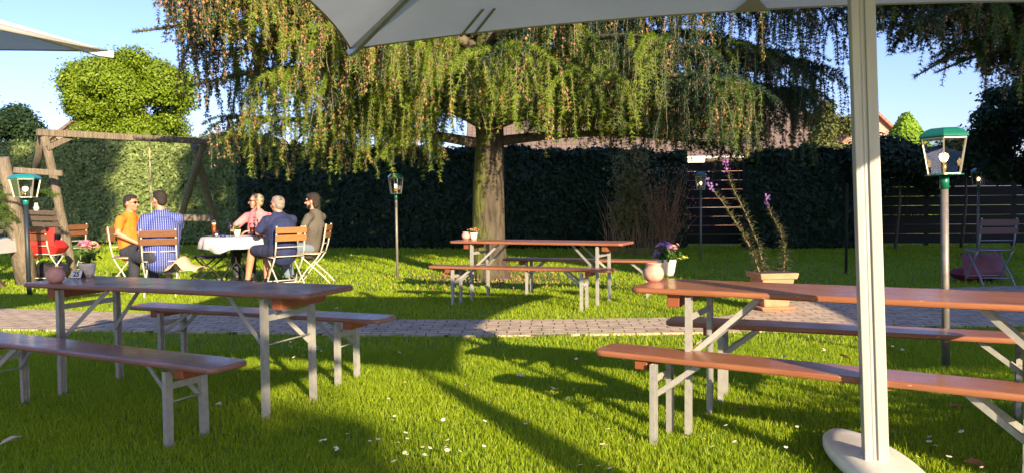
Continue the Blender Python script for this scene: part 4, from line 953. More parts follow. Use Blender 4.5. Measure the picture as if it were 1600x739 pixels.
# young conifer at the left edge
p = G(-8, 452)
yc = thing('young_conifer', 'soft green conifer sprays at the edge near the teal lamp', 'tree', p)
m = MB(); m.tube([(0, 0, 0), (0, 0, 1.0), (.02, 0, 1.75)], [.03, .02, .006], 6); S = []
for k in range(90):
    z = rnd.uniform(.9, 1.65); a = rnd.uniform(0, 6.28); l = rnd.uniform(.2, .55) * (1.9 - z)
    S.append((np.array([[0, 0, z], [math.cos(a) * l * .6, math.sin(a) * l * .6, z + .05], [math.cos(a) * l, math.sin(a) * l, z - .08]]), 0))
S.append((np.array([[.5, -.1, 1.38], [.75, -.1, 1.40], [1.05, -.1, 1.36]]), 0)); S.append((np.array([[0, 0, 1.3], [.25, -.05, 1.36], [.5, -.1, 1.38]]), 0))
for k in range(4): S.append((np.array([[.5, -.1, 1.38], [.7, -.1 + .03 * k, 1.42 - .02 * k], [.9 + .03 * k, -.1, 1.43 - .03 * k]]), 0))
m.build('trunk', m_bark, yc); V, Fq, MI = needle_strands(S, .012, .05, .004, 6, 0); link('foliage', np_mesh('foliage', V, Fq, MI), needle_mid, yc)

# ------------------------------------------------------------------ folding chairs
def chair(label, slat, metal):
    root = thing('folding_chair', label, 'chair', group='folding beer-garden chairs')
    for sx in (-1, 1):
        x = sx * .205
        m = MB(); m.tube([(x, -.13, .46), (x, -.06, .36), (x, .05, .25), (x, .16, .10), (x, .23, 0)], .011, 8); m.build('leg', metal, root)
        x2 = sx * .185
        m = MB(); m.tube([(x2, .19, .44), (x2, .10, .36), (x2, -.02, .25), (x2, -.16, .12), (x2, -.27, 0)], .011, 8); m.build('leg', metal, root)
    m = MB()
    for sx in (-1, 1): m.tube([(sx * .205, -.13, .455), (sx * .205, -.175, .60), (sx * .205, -.225, .89)], .011, 8)
    m.tube([(-.205, -.17, .60), (.205, -.17, .60)], .007, 6); m.tube([(-.205, -.135, .47), (.205, -.135, .47)], .008, 6); m.build('back_frame', metal, root)
    m = MB()
    for z in (.11,): m.tube([(-.205, .155, z), (.205, .155, z)], .008, 6); m.tube([(-.185, -.17, z), (.185, -.17, z)], .008, 6)
    m.build('stretcher', metal, root)
    m = MB(); m.tube([(-.205, .22, .455), (.205, .22, .455)], .009, 6); m.tube([(-.21, -.14, .452), (-.21, .22, .455)], .009, 6); m.tube([(.21, -.14, .452), (.21, .22, .455)], .009, 6); m.build('seat_frame', metal, root)
    m = MB()
    for k in range(6): m.box((0, -.11 + .062 * k, .468), (.40, .050, .014))
    m.build('seat', slat, root, bevel=.004)
    m = MB(); t = math.atan2(.05, .29)
    rot = Matrix.Rotation(t, 3, 'X')
    for z, y in ((.725, -.212), (.83, -.230)): m.box((0, y, z), (.45, .014, .085), rot)
    m.build('backrest', slat, root, bevel=.004)
    return root
# world positions of the group
def gp(u, D): 
    d = ray(u, 315); t = D / d.y; return Vector((CAM.x + d.x * t, D, 0))
pos_plaid, pos_orange, pos_pink, pos_navy, pos_tee = gp(249, 10.25), gp(203, 11.3), gp(405, 12.35), gp(440, 11.0), gp(484, 11.75)
def yaw(dx, dy): return math.atan2(-dx, dy)       # local +y points along (dx,dy)
c_pl = chair('folding chair with brown slats under the man in the blue striped shirt', m_slat, m_white)
Y_PL = yaw(-.30, .95); c_pl.location = pos_plaid; c_pl.rotation_euler = (0, 0, Y_PL)
Y_OR = yaw(.80, -.35); copy_tree(c_pl, pos_orange, Y_OR, 'folding chair under the man in the orange T-shirt')
c_na = chair('folding chair with sunlit-toned brown slats under the man in the navy shirt', m_slat_lit, m_white)
Y_NA = yaw(-.62, .78); c_na.location = pos_navy + Vector((.05, -.05, 0)); c_na.rotation_euler = (0, 0, Y_NA)
Y_TE = yaw(-.97, -.05); copy_tree(c_na, pos_tee + Vector((.05, 0, 0)), Y_TE, 'sunlit-toned brown-slatted folding chair under the man in the grey T-shirt')
Y_PI = yaw(-.25, -.95); copy_tree(c_pl, pos_pink, Y_PI, 'folding chair under the man in the pink shirt behind the round table')
copy_tree(c_pl, gp(66, 12.0), yaw(.15, .95), 'folding chair holding a red blanket beside the leaning post')
copy_tree(c_pl, gp(104, 13.4), yaw(-.8, .5), 'folding chair with brown slats behind the swing frame leg')
c_gr = chair('grey-framed folding chair alone by the fence with pink cushions beside it', mat('faded_slat', (.13, .085, .075), .5, (.18, .12, .11), 10, stretch=(2, 12, 12)), mat('grey_chair_metal', (.30, .33, .38), .45, metal=.4))
p = G(1553, 446); c_gr.location = (p.x, p.y + .1, 0); c_gr.rotation_euler = (0, 0, yaw(.12, .99)); c_gr.scale = (1.06, 1.06, 1.02)
st_ = copy_tree(c_pl, gp(320, 11.6), yaw(.75, .5), 'backless folding stool with dark slats beside the round table'); st_['category'] = 'stool'; st_['group'] = ''; del st_['group']; st_.name = 'folding_stool'
for o_ in list(st_.children) if False else [x for x in bpy.data.objects if x.parent == st_]:
    if o_.name.startswith('back'): bpy.data.objects.remove(o_)
st_.scale = (1, 1, .92)
for x in bpy.data.objects:
    if x.parent == st_ and not x.name.startswith('seat.'): x.data = x.data.copy(); x.data.materials[0] = m_fence
    elif x.parent == st_: x.data = x.data.copy(); x.data.materials[0] = m_darkwood

def pillow(name, label, cat, loc, size, mt, rz=0, tilt=0):
    n = 12; V = []; Fq = []
    for s_ in (1, -1):
        for i in range(n + 1):
            for j in range(n + 1):
                x, y = i / n * 2 - 1, j / n * 2 - 1; z = (max(0, 1 - x ** 4) * max(0, 1 - y ** 4)) ** .5 * (1 + .12 * math.sin(7 * x + 3 * y) )
                V.append((x * size[0] / 2, y * size[1] / 2, s_ * z * size[2] / 2))
    k = (n + 1) ** 2
    for i in range(n):
        for j in range(n):
            a = i * (n + 1) + j; Fq.append((a, a + n + 1, a + n + 2, a + 1)); Fq.append((k + a, k + a + 1, k + a + n + 2, k + a + n + 1))
    o = link(name, np_mesh(name, np.array(V), np.array(Fq), smooth=True), mt); o.location = loc; o.rotation_euler = (tilt, 0, rz); return tag(o, label, cat)
m_red = mat('red_fabric', (.62, .02, .015), .8, (.5, .015, .01), 8, bump=.2); m_pinkf = mat('faded_pink_fabric', (.20, .07, .09), .85, (.27, .12, .15), 6, bump=.2)
b = gp(66, 12.0)
pillow('red_blanket', 'bright red blanket bundled on the chair by the leaning post', 'blanket', (b.x, b.y + .05, .56), (.50, .42, .26), m_red, .1)
pillow('red_blanket', 'bright red blanket hanging over the chair back by the leaning post', 'blanket', (b.x, b.y - .14, .72), (.46, .30, .07), m_red, .1, R(80))
pillow('black_bag', 'black bag on the grass under the chair with the red blanket', 'bag', (b.x + .05, b.y + .1, .17), (.42, .3, .32), mat('black_nylon', (.015, .015, .018), .6))
p = c_gr.location
pillow('pink_cushion', 'large faded pink cushion leaning behind the grey folding chair', 'cushion', (p.x + .12, p.y + .34, .235), (.60, .36, .16), m_pinkf, .05, R(72))
pillow('dark_red_cushion', 'dark red cushion on the grass beneath the pink one', 'cushion', (p.x + .12, p.y + .52, .10), (.6, .4, .18), mat('dark_red_fabric', (.2, .02, .04), .8), .1)
# beige jacket draped over the side of the plaid man's chair
q0 = pos_plaid + Vector((.33, -.10, .44))
n = 14; V = []; Fq = []
for i in range(n + 1):
    for j in range(n + 1):
        s_, t = i / n, j / n; x = (s_ - .42) * .44; y = (t - .5) * .30; z = .10 * math.exp(-((s_ - .38) / .16) ** 2) - .05 * abs(s_ - .45) - .07 * (abs(t - .5) * 2) ** 2 + .012 * math.sin(9 * s_ + 5 * t)
        V.append((x, y, z))
for i in range(n):
    for j in range(n): a = i * (n + 1) + j; Fq.append((a, a + n + 1, a + n + 2, a + 1))
o = link('beige_jacket', np_mesh('beige_jacket', np.array(V), np.array(Fq), smooth=True), mat('beige_cloth', (.58, .44, .31), .8, transl=.15)); o.location = q0; o.rotation_euler = (0, 0, -.15)
o.modifiers.new('thick', 'SOLIDIFY').thickness = .012; tag(o, 'beige jacket bunched beside the man in the blue striped shirt', 'jacket')

# ------------------------------------------------------------------ round table with its cloth and drinks
tcn = gp(366, 11.45)
rt = thing('round_table', 'round garden table under the white cloth between the seated men', 'table', tcn)
m = MB(); m.lathe([(.0001, .70), (.44, .70), (.45, .71), (.44, .72), (.0001, .72)], 36); m.build('tabletop', m_darkwood, rt)
for a in range(4):
    an = R(45 + 90 * a); m = MB(); m.tube([(.05 * math.cos(an), .05 * math.sin(an), .70), (.10 * math.cos(an + 1.2), .10 * math.sin(an + 1.2), .36), (.34 * math.cos(an), .34 * math.sin(an), 0)], .012, 8); m.build('leg', m_fence, rt)
n = 72; prof = [(.0, .726), (.25, .727), (.455, .727), (.475, .718), (.488, .66), (.495, .565)]
V = [(0, 0, .727)]; Fq = []; Ft = []
for i, (r_, z) in enumerate(prof[1:]):
    for k in range(n):
        a = 2 * math.pi * k / n; f = max(0, i - 2) / 3; sqr = 1 + .10 * f * abs(math.cos(2 * a)) ** .5
        rr = r_ * (1 + .035 * f * math.sin(11 * a) + .03 * f * math.sin(17 * a + 1)) * (sqr if f else 1); zz_ = z + - (.06 * max(0, math.cos(4 * a + .5)) ** 2 if i == 4 else 0)
        V.append((rr * math.cos(a), rr * math.sin(a), zz_))
for k in range(n): Ft.append((0, 1 + k, 1 + (k + 1) % n))
for i in range(len(prof) - 2):
    for k in range(n): Fq.append((1 + i * n + k, 1 + (i + 1) * n + k, 1 + (i + 1) * n + (k + 1) % n, 1 + i * n + (k + 1) % n))
o = link('tablecloth', np_mesh('tablecloth', np.array(V), [np.array(Ft), np.array(Fq)], smooth=True), m_cloth); o.location = tcn; o.modifiers.new('thick', 'SOLIDIFY').thickness = .003
tag(o, 'white cloth draped over the round table', 'tablecloth')
def tumbler(name, label, dx, dy, r_, h, fill=None, fillh=.7, stem=False, foam=False):
    root = thing(name, label, 'glass', tcn + Vector((dx, dy, .729)))
    m = MB()
    if stem: m.lathe([(.0001, 0), (.032, 0), (.030, .004), (.005, .01), (.004, h * .4), (r_ * .8, h * .5), (r_, h * .7), (r_ * .8, h)], 20)
    else: m.lathe([(.0001, 0), (r_ * .75, 0), (r_ * .8, h * .3), (r_, h * .75), (r_ * .95, h)], 20)
    m.bm.faces.ensure_lookup_table()
    g_ = m.build('bowl' if stem else 'body', m_drinkglass, root)
    if fill:
        z0 = h * .5 if stem else .01; m = MB(); m.lathe([(.0001, z0), (r_ * .70, z0 + .002), (r_ * .88, h * fillh), (.0001, h * fillh + .001)], 18); m.build('drink', fill, root)
        if foam: m = MB(); m.lathe([(r_ * .88, h * fillh + .002), (r_ * .9, h * (fillh + .1)), (.0001, h * (fillh + .12))], 18); m.build('foam', m_whiteplastic, root)
    return root
m_beer = mat('amber_beer', (.70, .16, .01), .2, transl=.4); m_darkb = mat('dark_cola', (.10, .01, .005), .15); m_gold = mat('golden_drink', (.75, .25, .03), .2, transl=.4)
tumbler('beer_glass', 'tall wheat beer glass with amber beer at the outer side of the cloth', -.30, -.02, .036, .235, m_beer, .72, foam=True)
tumbler('water_tumbler', 'short clear tumbler next to the amber wheat beer', -.215, -.16, .038, .085, mat('clear_water', (.6, .65, .7), .05), .5)
tumbler('wine_glass', 'clear stemmed glass beside the little flower pot', -.06, -.02, .036, .20, None, 0, stem=True)
tumbler('cola_glass', 'glass of dark red-brown drink in front of the pink shirt', .26, -.02, .042, .19, m_darkb, .65)
tumbler('golden_glass', 'glass of golden drink nearest the man in navy', .36, -.10, .042, .17, m_gold, .8)
tumbler('tall_clear_glass', 'tall empty wheat beer glass behind the dark drink', .27, .12, .036, .235, None, 0)
fl = flower_pot('tiny cream pot of pink and white flowers on the round table', tcn + Vector((.02, .03, .729)), .75, headset(21, 14, .035, .06, .06, [4, 2, 0], .022), 60, .05)
m = MB(); m.lathe([(.0001, 0), (.045, 0), (.04, .03), (.0001, .035)], 12); o = m.build('ashtray', mat('navy_ceramic', (.02, .03, .12), .3), None); o.location = tcn + Vector((-.10, -.22, .729)); tag(o, 'small dark blue ashtray on the white cloth', 'ashtray')
# ------------------------------------------------------------------ people
def caps(p0, r0, p1, r1, side=None, flat=1.0, n=14):
    """tapered capsule; flat scales the radius across 'side' x axis"""
    p0 = Vector(p0); p1 = Vector(p1); d = p1 - p0; L = max(d.length, 1e-5); z = d / L
    s = Vector(side) if side is not None else z.orthogonal(); x = (s - z * s.dot(z)).normalized(); y = z.cross(x)
    rings = []
    for a in (80, 55, 28, 0): rings.append((-math.sin(R(a)) * r0, math.cos(R(a)) * r0))
    rings.append((L / 2, (r0 + r1) / 2))
    for a in (0, 28, 55, 80): rings.append((L + math.sin(R(a)) * r1, math.cos(R(a)) * r1))
    V = []; Fq = []
    for h, r_ in rings:
        for k in range(n): t = 2 * math.pi * k / n; V.append(p0 + z * h + x * (math.cos(t) * r_) + y * (math.sin(t) * r_ * flat))
    for i in range(len(rings) - 1):
        for k in range(n): Fq.append((i * n + k, i * n + (k + 1) % n, (i + 1) * n + (k + 1) % n, (i + 1) * n + k))
    return V, Fq, [list(range(n))[::-1], [(len(rings) - 1) * n + k for k in range(n)]]
def ell(c, r_, rot=None, n=16, m_=10):
    c = Vector(c); V = []; Fq = []; rot = rot or Matrix.Identity(3)
    for i in range(1, m_):
        a = math.pi * i / m_
        for k in range(n): t = 2 * math.pi * k / n; V.append(c + rot @ Vector((math.sin(a) * math.cos(t) * r_[0], math.sin(a) * math.sin(t) * r_[1], math.cos(a) * r_[2])))
    for i in range(m_ - 2):
        for k in range(n): Fq.append((i * n + k, (i + 1) * n + k, (i + 1) * n + (k + 1) % n, i * n + (k + 1) % n))
    return V, Fq, [list(range(n)), [(m_ - 2) * n + k for k in range(n)][::-1]]
def fuse(name, shapes, voxel, mt, parent, smooth=3):
    V = []; F_ = []
    for v, f, cps in shapes:
        o = len(V); V += [tuple(x) for x in v]; F_ += [tuple(i + o for i in t) for t in f] + [tuple(i + o for i in c) for c in cps]
    me = bpy.data.meshes.new(name); me.from_pydata(V, [], F_); me.update()
    t = bpy.data.objects.new('tmp', me); COL.objects.link(t)
    bm = bmesh.new(); bm.from_mesh(me); bmesh.ops.recalc_face_normals(bm, faces=bm.faces); bm.to_mesh(me); bm.free()
    r_ = t.modifiers.new('r', 'REMESH'); r_.mode = 'VOXEL'; r_.voxel_size = voxel
    s = t.modifiers.new('s', 'SMOOTH'); s.factor = .5; s.iterations = smooth
    dg = bpy.context.evaluated_depsgraph_get(); dg.update(); out = bpy.data.meshes.new_from_object(t.evaluated_get(dg)); bpy.data.objects.remove(t)
    out.polygons.foreach_set('use_smooth', [True] * len(out.polygons)); out.materials.clear()
    return link(name, out, mt, parent)
def hand(wr, dirv, palmn, s=1, thumb=1, curl=.6):
    """palm plus four fingers and thumb; dirv points along the hand, palmn out of the back of the hand"""
    d = Vector(dirv).normalized(); nn = Vector(palmn); nn = (nn - d * nn.dot(d)).normalized(); x = d.cross(nn) * thumb
    sh = [caps(wr, .026 * s, wr + d * .075 * s, .034 * s, x, .45)]
    for k, (off, l) in enumerate(((-.030, .075), (-.010, .083), (.010, .078), (.029, .062))):
        b = wr + d * .085 * s + x * (-off) * s; m1 = b + (d * math.cos(curl * .5) - nn * math.sin(curl * .5)) * l * .5 * s; t = m1 + (d * math.cos(curl * 1.5) - nn * math.sin(curl * 1.5)) * l * .5 * s
        sh += [caps(b - d * .02, .0095 * s, m1, .009 * s), caps(m1, .009 * s, t, .0075 * s)]
    b = wr + d * .03 * s + x * .028 * s; e = b + (d * .6 + x * .6 - nn * .25).normalized() * .04 * s; sh += [caps(b, .012 * s, e, .010 * s), caps(e, .010 * s, e + (d * .85 + x * .2 - nn * .4).normalized() * .03 * s, .008 * s)]
    return sh
skin_m = [mat('skin_tanned', (.52, .26, .16), .5, (.46, .21, .13), 12), mat('skin_fair', (.60, .33, .22), .5, (.54, .26, .17), 12)]
m_shoe = mat('grey_suede', (.20, .18, .14), .8); m_blackshoe = mat('black_leather', (.02, .02, .022), .4); m_sole = mat('pale_sole', (.6, .57, .5), .6)
m_eye = mat('dark_iris', (.02, .015, .012), .15); m_lip = mat('lip', (.42, .14, .11), .5); m_specs = mat('dark_glasses', (.01, .01, .012), .15)
def person(label, loc, yw, spec, skin, shirt, trousers, hair, hair_style='short', bulk=1.0, glasses=None, sleeve=.85, shorts=False, shoe=None, hem=None):
    """local frame: +y is where the pelvis faces, x to the person's right"""
    root = thing('person', label, 'person', loc, yw)
    g = lambda k: Vector(spec[k]); hz = .54
    pel = Vector((0, 0, hz)); chest = g('chest'); neck = g('neck'); head = g('head'); W = spec.get('sw', .185) * (1 + .25 * (bulk - 1))
    tw = spec.get('twist', 0); sd = Vector((math.cos(tw), math.sin(tw), 0)); fw = Vector((-sd.y, sd.x, 0))
    shR = neck + sd * W + Vector((0, 0, -.085)); shL = neck - sd * W + Vector((0, 0, -.085))
    hipR = Vector((.095, .0, hz - .01)); hipL = Vector((-.095, .0, hz - .01))
    B = bulk
    body = [caps(pel + Vector((0, 0, .0)), .145 * B, (pel + chest) / 2, .135 * B, sd, .78), caps((pel + chest) / 2, .135 * B, chest, .150 * B, sd, .75), caps(chest, .15 * B, neck - Vector((0, 0, .07)), .12, sd, .7),
            caps(neck - Vector((0, 0, .055)), .06, shR, .052), caps(neck - Vector((0, 0, .055)), .06, shL, .052), caps(neck - Vector((0, 0, .05)), .062, head - Vector((0, 0, .04)), .056)]
    limbs = {}
    for s_, hip in (('R', hipR), ('L', hipL)):
        kn, an = g('knee' + s_), g('ankle' + s_); body += [caps(hip, .085 * B, kn, .056), caps(kn, .056, kn.lerp(an, .3), .055), caps(kn.lerp(an, .3), .055, an, .036)]
        td = Vector(spec.get('toe' + s_, (0, 1, -.1))).normalized(); body += [caps(an + Vector((0, 0, -.045)) - td * .03, .034, an + Vector((0, 0, -.055)) + td * .13, .026)]
    for s_, sh_ in (('R', shR), ('L', shL)):
        el, wr = g('elbow' + s_), g('wrist' + s_); body += [caps(sh_, .052 * (B * .5 + .5), el, .040), caps(el, .040, el.lerp(wr, .3), .040), caps(el.lerp(wr, .3), .040, wr, .026)]
        hd = Vector(spec.get('hand' + s_, (wr - el))); pn = Vector(spec.get('palm' + s_, (0, 0, 1)))
        body += hand(wr, hd, pn, 1.0, 1 if s_ == 'L' else -1, spec.get('curl', .6))
    hy = spec.get('hyaw', 0); hp = spec.get('hpitch', 0); HR = Matrix.Rotation(hy, 3, 'Z') @ Matrix.Rotation(hp, 3, 'X')
    T = lambda x, y, z: head + HR @ Vector((x, y, z))
    body += [ell(T(0, -.012, .018), (.078, .098, .105), HR), ell(T(0, .028, -.045), (.058, .062, .070), HR), ell(T(0, .060, -.092), (.030, .024, .022), HR), caps(T(0, .088, .005), .010, T(0, .112, -.030), .014), ell(T(0, .072, .030), (.058, .022, .014), HR),
             ell(T(.079, -.008, -.008), (.011, .020, .032), HR), ell(T(-.079, -.008, -.008), (.011, .020, .032), HR), ell(T(.038, .06, -.03), (.026, .026, .026), HR), ell(T(-.038, .06, -.03), (.026, .026, .026), HR)]
    bo = fuse('body', body, .0075, skin, root, 2); 
    # shirt
    inf = .020
    shr = [caps(pel + Vector((0, 0, -.02)), .155 * B + inf, (pel + chest) / 2, .150 * B + inf, sd, .80), caps((pel + chest) / 2, .150 * B + inf, chest, .160 * B + inf, sd, .77), caps(chest, .155 * B + inf, neck - Vector((0, 0, .085)), .125 + inf, sd, .70),
           caps(neck - Vector((0, 0, .055)), .072, shR, .066), caps(neck - Vector((0, 0, .055)), .072, shL, .066), caps(neck - Vector((0, 0, .07)), .080, neck - Vector((0, 0, .02)), .066)]
    for s_, sh_ in (('R', shR), ('L', shL)):
        el = g('elbow' + s_); shr += [caps(sh_, .066 * (B * .4 + .6), sh_.lerp(el, sleeve), .058 * (B * .5 + .5))]
        if sleeve > .99: shr += [caps(el, .056, el.lerp(g('wrist' + s_), .85), .040)]
    fuse('shirt', shr, .011, shirt, root, 4)
    tr = [caps(Vector((-.03, 0, hz - .03)), .135 * B, Vector((.03, 0, hz - .03)), .135 * B, (1, 0, 0), 1.0)]
    for s_, hip in (('R', hipR), ('L', hipL)):
        kn, an = g('knee' + s_), g('ankle' + s_)
        if shorts: tr += [caps(hip, .100 * B, hip.lerp(kn, .86), .082)]
        else: tr += [caps(hip, .098 * B, kn, .076), caps(kn, .076, kn.lerp(an, .5), .072), caps(kn.lerp(an, .5), .070, kn.lerp(an, .93), .058)]
    fuse('trousers' if not shorts else 'shorts', tr, .011, trousers, root, 4)
    for s_ in ('R', 'L'):
        an = g('ankle' + s_); td = Vector(spec.get('toe' + s_, (0, 1, -.1))).normalized()
        so = [caps(an + Vector((0, 0, -.05)) - td * .045, .042, an + Vector((0, 0, -.062)) + td * .15, .036, td.cross(Vector((0, 0, 1))), 1.0), caps(an + Vector((0, 0, -.01)), .046, an + Vector((0, 0, -.05)), .045)]
        s1 = fuse('shoe', so, .010, shoe or m_blackshoe, root, 2)
        sl = MB(); a = an + Vector((0, 0, -.095)); sl.bar(a - td * .085, a + td * .185, .075, .016); sl.build('sole', m_sole, s1, bevel=.006)
    for x in (-.030, .030):
        m = MB(); m.lathe([(.0001, -.009), (.007, -.005), (.009, 0), (.007, .005), (.0001, .009)], 10); e = m.build('eye', m_eye, root); e.location = T(x, .078, .010); e.rotation_euler = (R(90) + hp, 0, hy)
    m = MB(); m.tube([T(-.022, .082, -.058), T(0, .091, -.056), T(.022, .082, -.058)], [.003, .006, .003], 6); m.build('mouth', m_lip, root)
    hs = []
    if hair_style == 'short': hs = [ell(T(0, -.022, .036), (.083, .098, .096), HR), ell(T(0, -.062, -.015), (.070, .052, .070), HR), ell(T(0, .035, .085), (.060, .050, .034), HR)]
    if hair_style == 'receding': hs = [ell(T(0, -.034, .030), (.084, .090, .090), HR), ell(T(0, -.062, -.015), (.070, .052, .068), HR), ell(T(0, .020, .088), (.055, .045, .022), HR)]
    if hair_style == 'long': hs = [ell(T(0, -.020, .040), (.087, .102, .098), HR), ell(T(0, -.065, -.03), (.080, .055, .10), HR), caps(T(.066, -.03, .02), .024, T(.062, -.055, -.09), .020), caps(T(-.066, -.03, .02), .024, T(-.062, -.055, -.09), .020), caps(T(0, -.075, -.04), .048, T(0, -.085, -.12), .036), ell(T(0, .04, .085), (.064, .05, .036), HR)]
    fuse('hair', hs, .007, hair, root, 2)
    if hair_style == 'long':
        fuse('beard', [ell(T(0, .062, -.090), (.046, .036, .034), HR), ell(T(.045, .025, -.07), (.018, .03, .035), HR), ell(T(-.045, .025, -.07), (.018, .03, .035), HR)], .007, hair, root, 2)
    if glasses:
        m = MB()
        for x in (-.033, .033):
            pts = [T(x + .024 * math.cos(t * math.pi / 5), .096, .010 + .017 * math.sin(t * math.pi / 5)) for t in range(11)]; m.tube(pts, .0028, 5, cap=False)
            if glasses == 'sun': m.poly([T(x + .023 * math.cos(t * math.pi / 5), .096, .010 + .016 * math.sin(t * math.pi / 5)) for t in range(10)])
            m.tube([T(math.copysign(.057, x), .094, .014), T(math.copysign(.083, x), -.005, .010)], .0028, 5)
        m.tube([T(-.010, .098, .014), T(.010, .098, .014)], .0026, 5); m.build('glasses', m_specs, root, fixn=False)
    return root

# striped shirt material: vertical white lines with darker cross lines
def stripe_mat():
    m = mat('blue_striped_cotton', (.03, .05, .30), .8, bump=.35, bscale=9, scale=9); nt = m.node_tree; b = nt.nodes['Principled BSDF']
    tc = nt.nodes.new('ShaderNodeTexCoord'); sp = nt.nodes.new('ShaderNodeSeparateXYZ'); mp = nt.nodes.new('ShaderNodeMapping'); mp.inputs['Rotation'].default_value = (0, 0, .45); nt.links.new(tc.outputs['Object'], mp.inputs[0]); nt.links.new(mp.outputs[0], sp.inputs[0])
    def line(sock, f, w):
        a = nt.nodes.new('ShaderNodeMath'); a.operation = 'MULTIPLY'; a.inputs[1].default_value = f; nt.links.new(sock, a.inputs[0])
        s = nt.nodes.new('ShaderNodeMath'); s.operation = 'FRACT'; nt.links.new(a.outputs[0], s.inputs[0])
        g_ = nt.nodes.new('ShaderNodeMath'); g_.operation = 'LESS_THAN'; g_.inputs[1].default_value = w; nt.links.new(s.outputs[0], g_.inputs[0]); return g_.outputs[0]
    v = line(sp.outputs[0], 38, .24); h_ = line(sp.outputs[2], 30, .35)
    mx = nt.nodes.new('ShaderNodeMixRGB'); mx.inputs[1].default_value = (.022, .04, .26, 1); mx.inputs[2].default_value = (.30, .35, .56, 1); nt.links.new(v, mx.inputs[0])
    m2 = nt.nodes.new('ShaderNodeMixRGB'); nt.links.new(mx.outputs[0], m2.inputs[1]); m2.inputs[2].default_value = (.035, .05, .27, 1)
    k = nt.nodes.new('ShaderNodeMath'); k.operation = 'MULTIPLY'; k.inputs[1].default_value = .35; nt.links.new(h_, k.inputs[0]); nt.links.new(k.outputs[0], m2.inputs[0])
    nt.links.new(m2.outputs[0], b.inputs['Base Color']); return m
m_hair_dk = mat('dark_brown_hair', (.012, .009, .008), .65, (.028, .02, .016), 60, bump=.5); m_hair_gy = mat('grey_hair', (.20, .18, .16), .6, (.32, .29, .26), 60, bump=.5); m_hair_bl = mat('sandy_grey_hair', (.40, .30, .20), .6, (.5, .4, .28), 60, bump=.5)
def cotton(name, c): return mat(name, c, .85, sc(c, .72), 5, bump=.8, bscale=7, stretch=(1, 1, .55))
m_jeans = cotton('dark_grey_trousers', (.035, .04, .06))
# man in the blue striped shirt: back to the camera, knees swung left
person('heavy-set man in a blue and white striped shirt seen from behind', pos_plaid, yaw(-.80, .60),
       dict(chest=(.02, -.02, .84), neck=(.03, .0, 1.10), head=(.015, .035, 1.265), twist=-.45, sw=.185, hyaw=.15, kneeR=(.13, .47, .52), ankleR=(.12, .40, .11), kneeL=(-.12, .46, .50), ankleL=(-.10, .52, .11),
            elbowR=(.31, .08, .86), wristR=(.16, .27, .70), elbowL=(-.24, .06, .84), wristL=(-.12, .28, .64), toeR=(.0, 1, -.05), toeL=(-.1, 1, -.05)),
       skin_m[0], stripe_mat(), m_jeans, m_hair_dk, 'short', 1.32, None, .72)
person('man in an orange T-shirt and dark glasses turned to his neighbour', pos_orange, yaw(.85, -.25),
       dict(chest=(0, -.06, .82), neck=(0, -.03, 1.07), head=(0, .02, 1.225), twist=.1, hyaw=.10, kneeR=(.10, .44, .60), ankleR=(.05, .78, .34), kneeL=(-.12, .48, .52), ankleL=(-.10, .56, .11),
            elbowR=(.27, .02, .80), wristR=(.14, .24, .66), elbowL=(-.25, .04, .80), wristL=(-.10, .26, .66), toeR=(0, 1, .15)),
       skin_m[0], cotton('orange_jersey', (.85, .22, .02)), cotton('dark_shorts', (.03, .035, .05)), m_hair_dk, 'short', 1.05, 'sun', .55, True, m_shoe)
person('man in a pink shirt facing the table and looking aside', pos_pink, yaw(-.25, -.95),
       dict(chest=(0, .02, .82), neck=(0, .05, 1.08), head=(0, .09, 1.235), twist=0, hyaw=-.85, kneeR=(.14, .46, .53), ankleR=(.13, .45, .11), kneeL=(-.14, .46, .53), ankleL=(-.13, .45, .11),
            elbowR=(.31, .16, .86), wristR=(.24, .36, .80), elbowL=(-.26, .18, .84), wristL=(-.08, .38, .79), handR=(-.4, .6, .1)),
       skin_m[1], cotton('pink_linen', (.82, .25, .28)), m_jeans, m_hair_bl, 'receding', 1.12, 'clear', .95)
person('grey-haired man in a navy shirt and shorts with his back half turned', pos_navy, yaw(-.85, .50),
       dict(chest=(0, .0, .81), neck=(0, .05, 1.05), head=(0, .09, 1.19), twist=-.3, hyaw=-.05, kneeR=(.12, .46, .52), ankleR=(.02, .36, .11), kneeL=(-.14, .47, .54), ankleL=(-.16, .55, .11),
            elbowR=(.27, .16, .80), wristR=(.06, .38, .78), elbowL=(-.24, .22, .80), wristL=(-.02, .44, .78)),
       skin_m[0], cotton('navy_jersey', (.018, .028, .10)), cotton('navy_shorts', (.02, .025, .07)), m_hair_gy, 'receding', 1.22, None, .8, True)
person('long-haired bearded man in a dark grey T-shirt leaning back', pos_tee, yaw(-.95, .05),
       dict(chest=(0, -.07, .82), neck=(0, -.08, 1.07), head=(0, -.04, 1.225), twist=-.25, hyaw=.0, kneeR=(.12, .45, .52), ankleR=(.10, .35, .11), kneeL=(-.16, .40, .52), ankleL=(-.20, .28, .11),
            elbowR=(.26, .02, .84), wristR=(.14, .22, .66), elbowL=(-.25, .06, .80), wristL=(-.22, .24, .56)),
       skin_m[1], cotton('charcoal_jersey', (.11, .10, .085)), cotton('faded_denim', (.16, .22, .30)), m_hair_dk, 'long', 1.02, 'clear', .55)

_n = 420; _a = rs.uniform(0, 6.283, _n); _r = np.abs(rs.normal(0, .9, _n)); _P = np.stack([tp.x + _r * np.cos(_a), tp.y + _r * np.sin(_a), rs.uniform(.01, .04, _n)], 1)
_V, _F = cones(_P, .016, .05)
tag(link('cone_litter', np_mesh('cone_litter', _V, _F), m_cone), 'brown fallen cones and bits of bark round the foot of the larch', 'litter', kind='stuff')
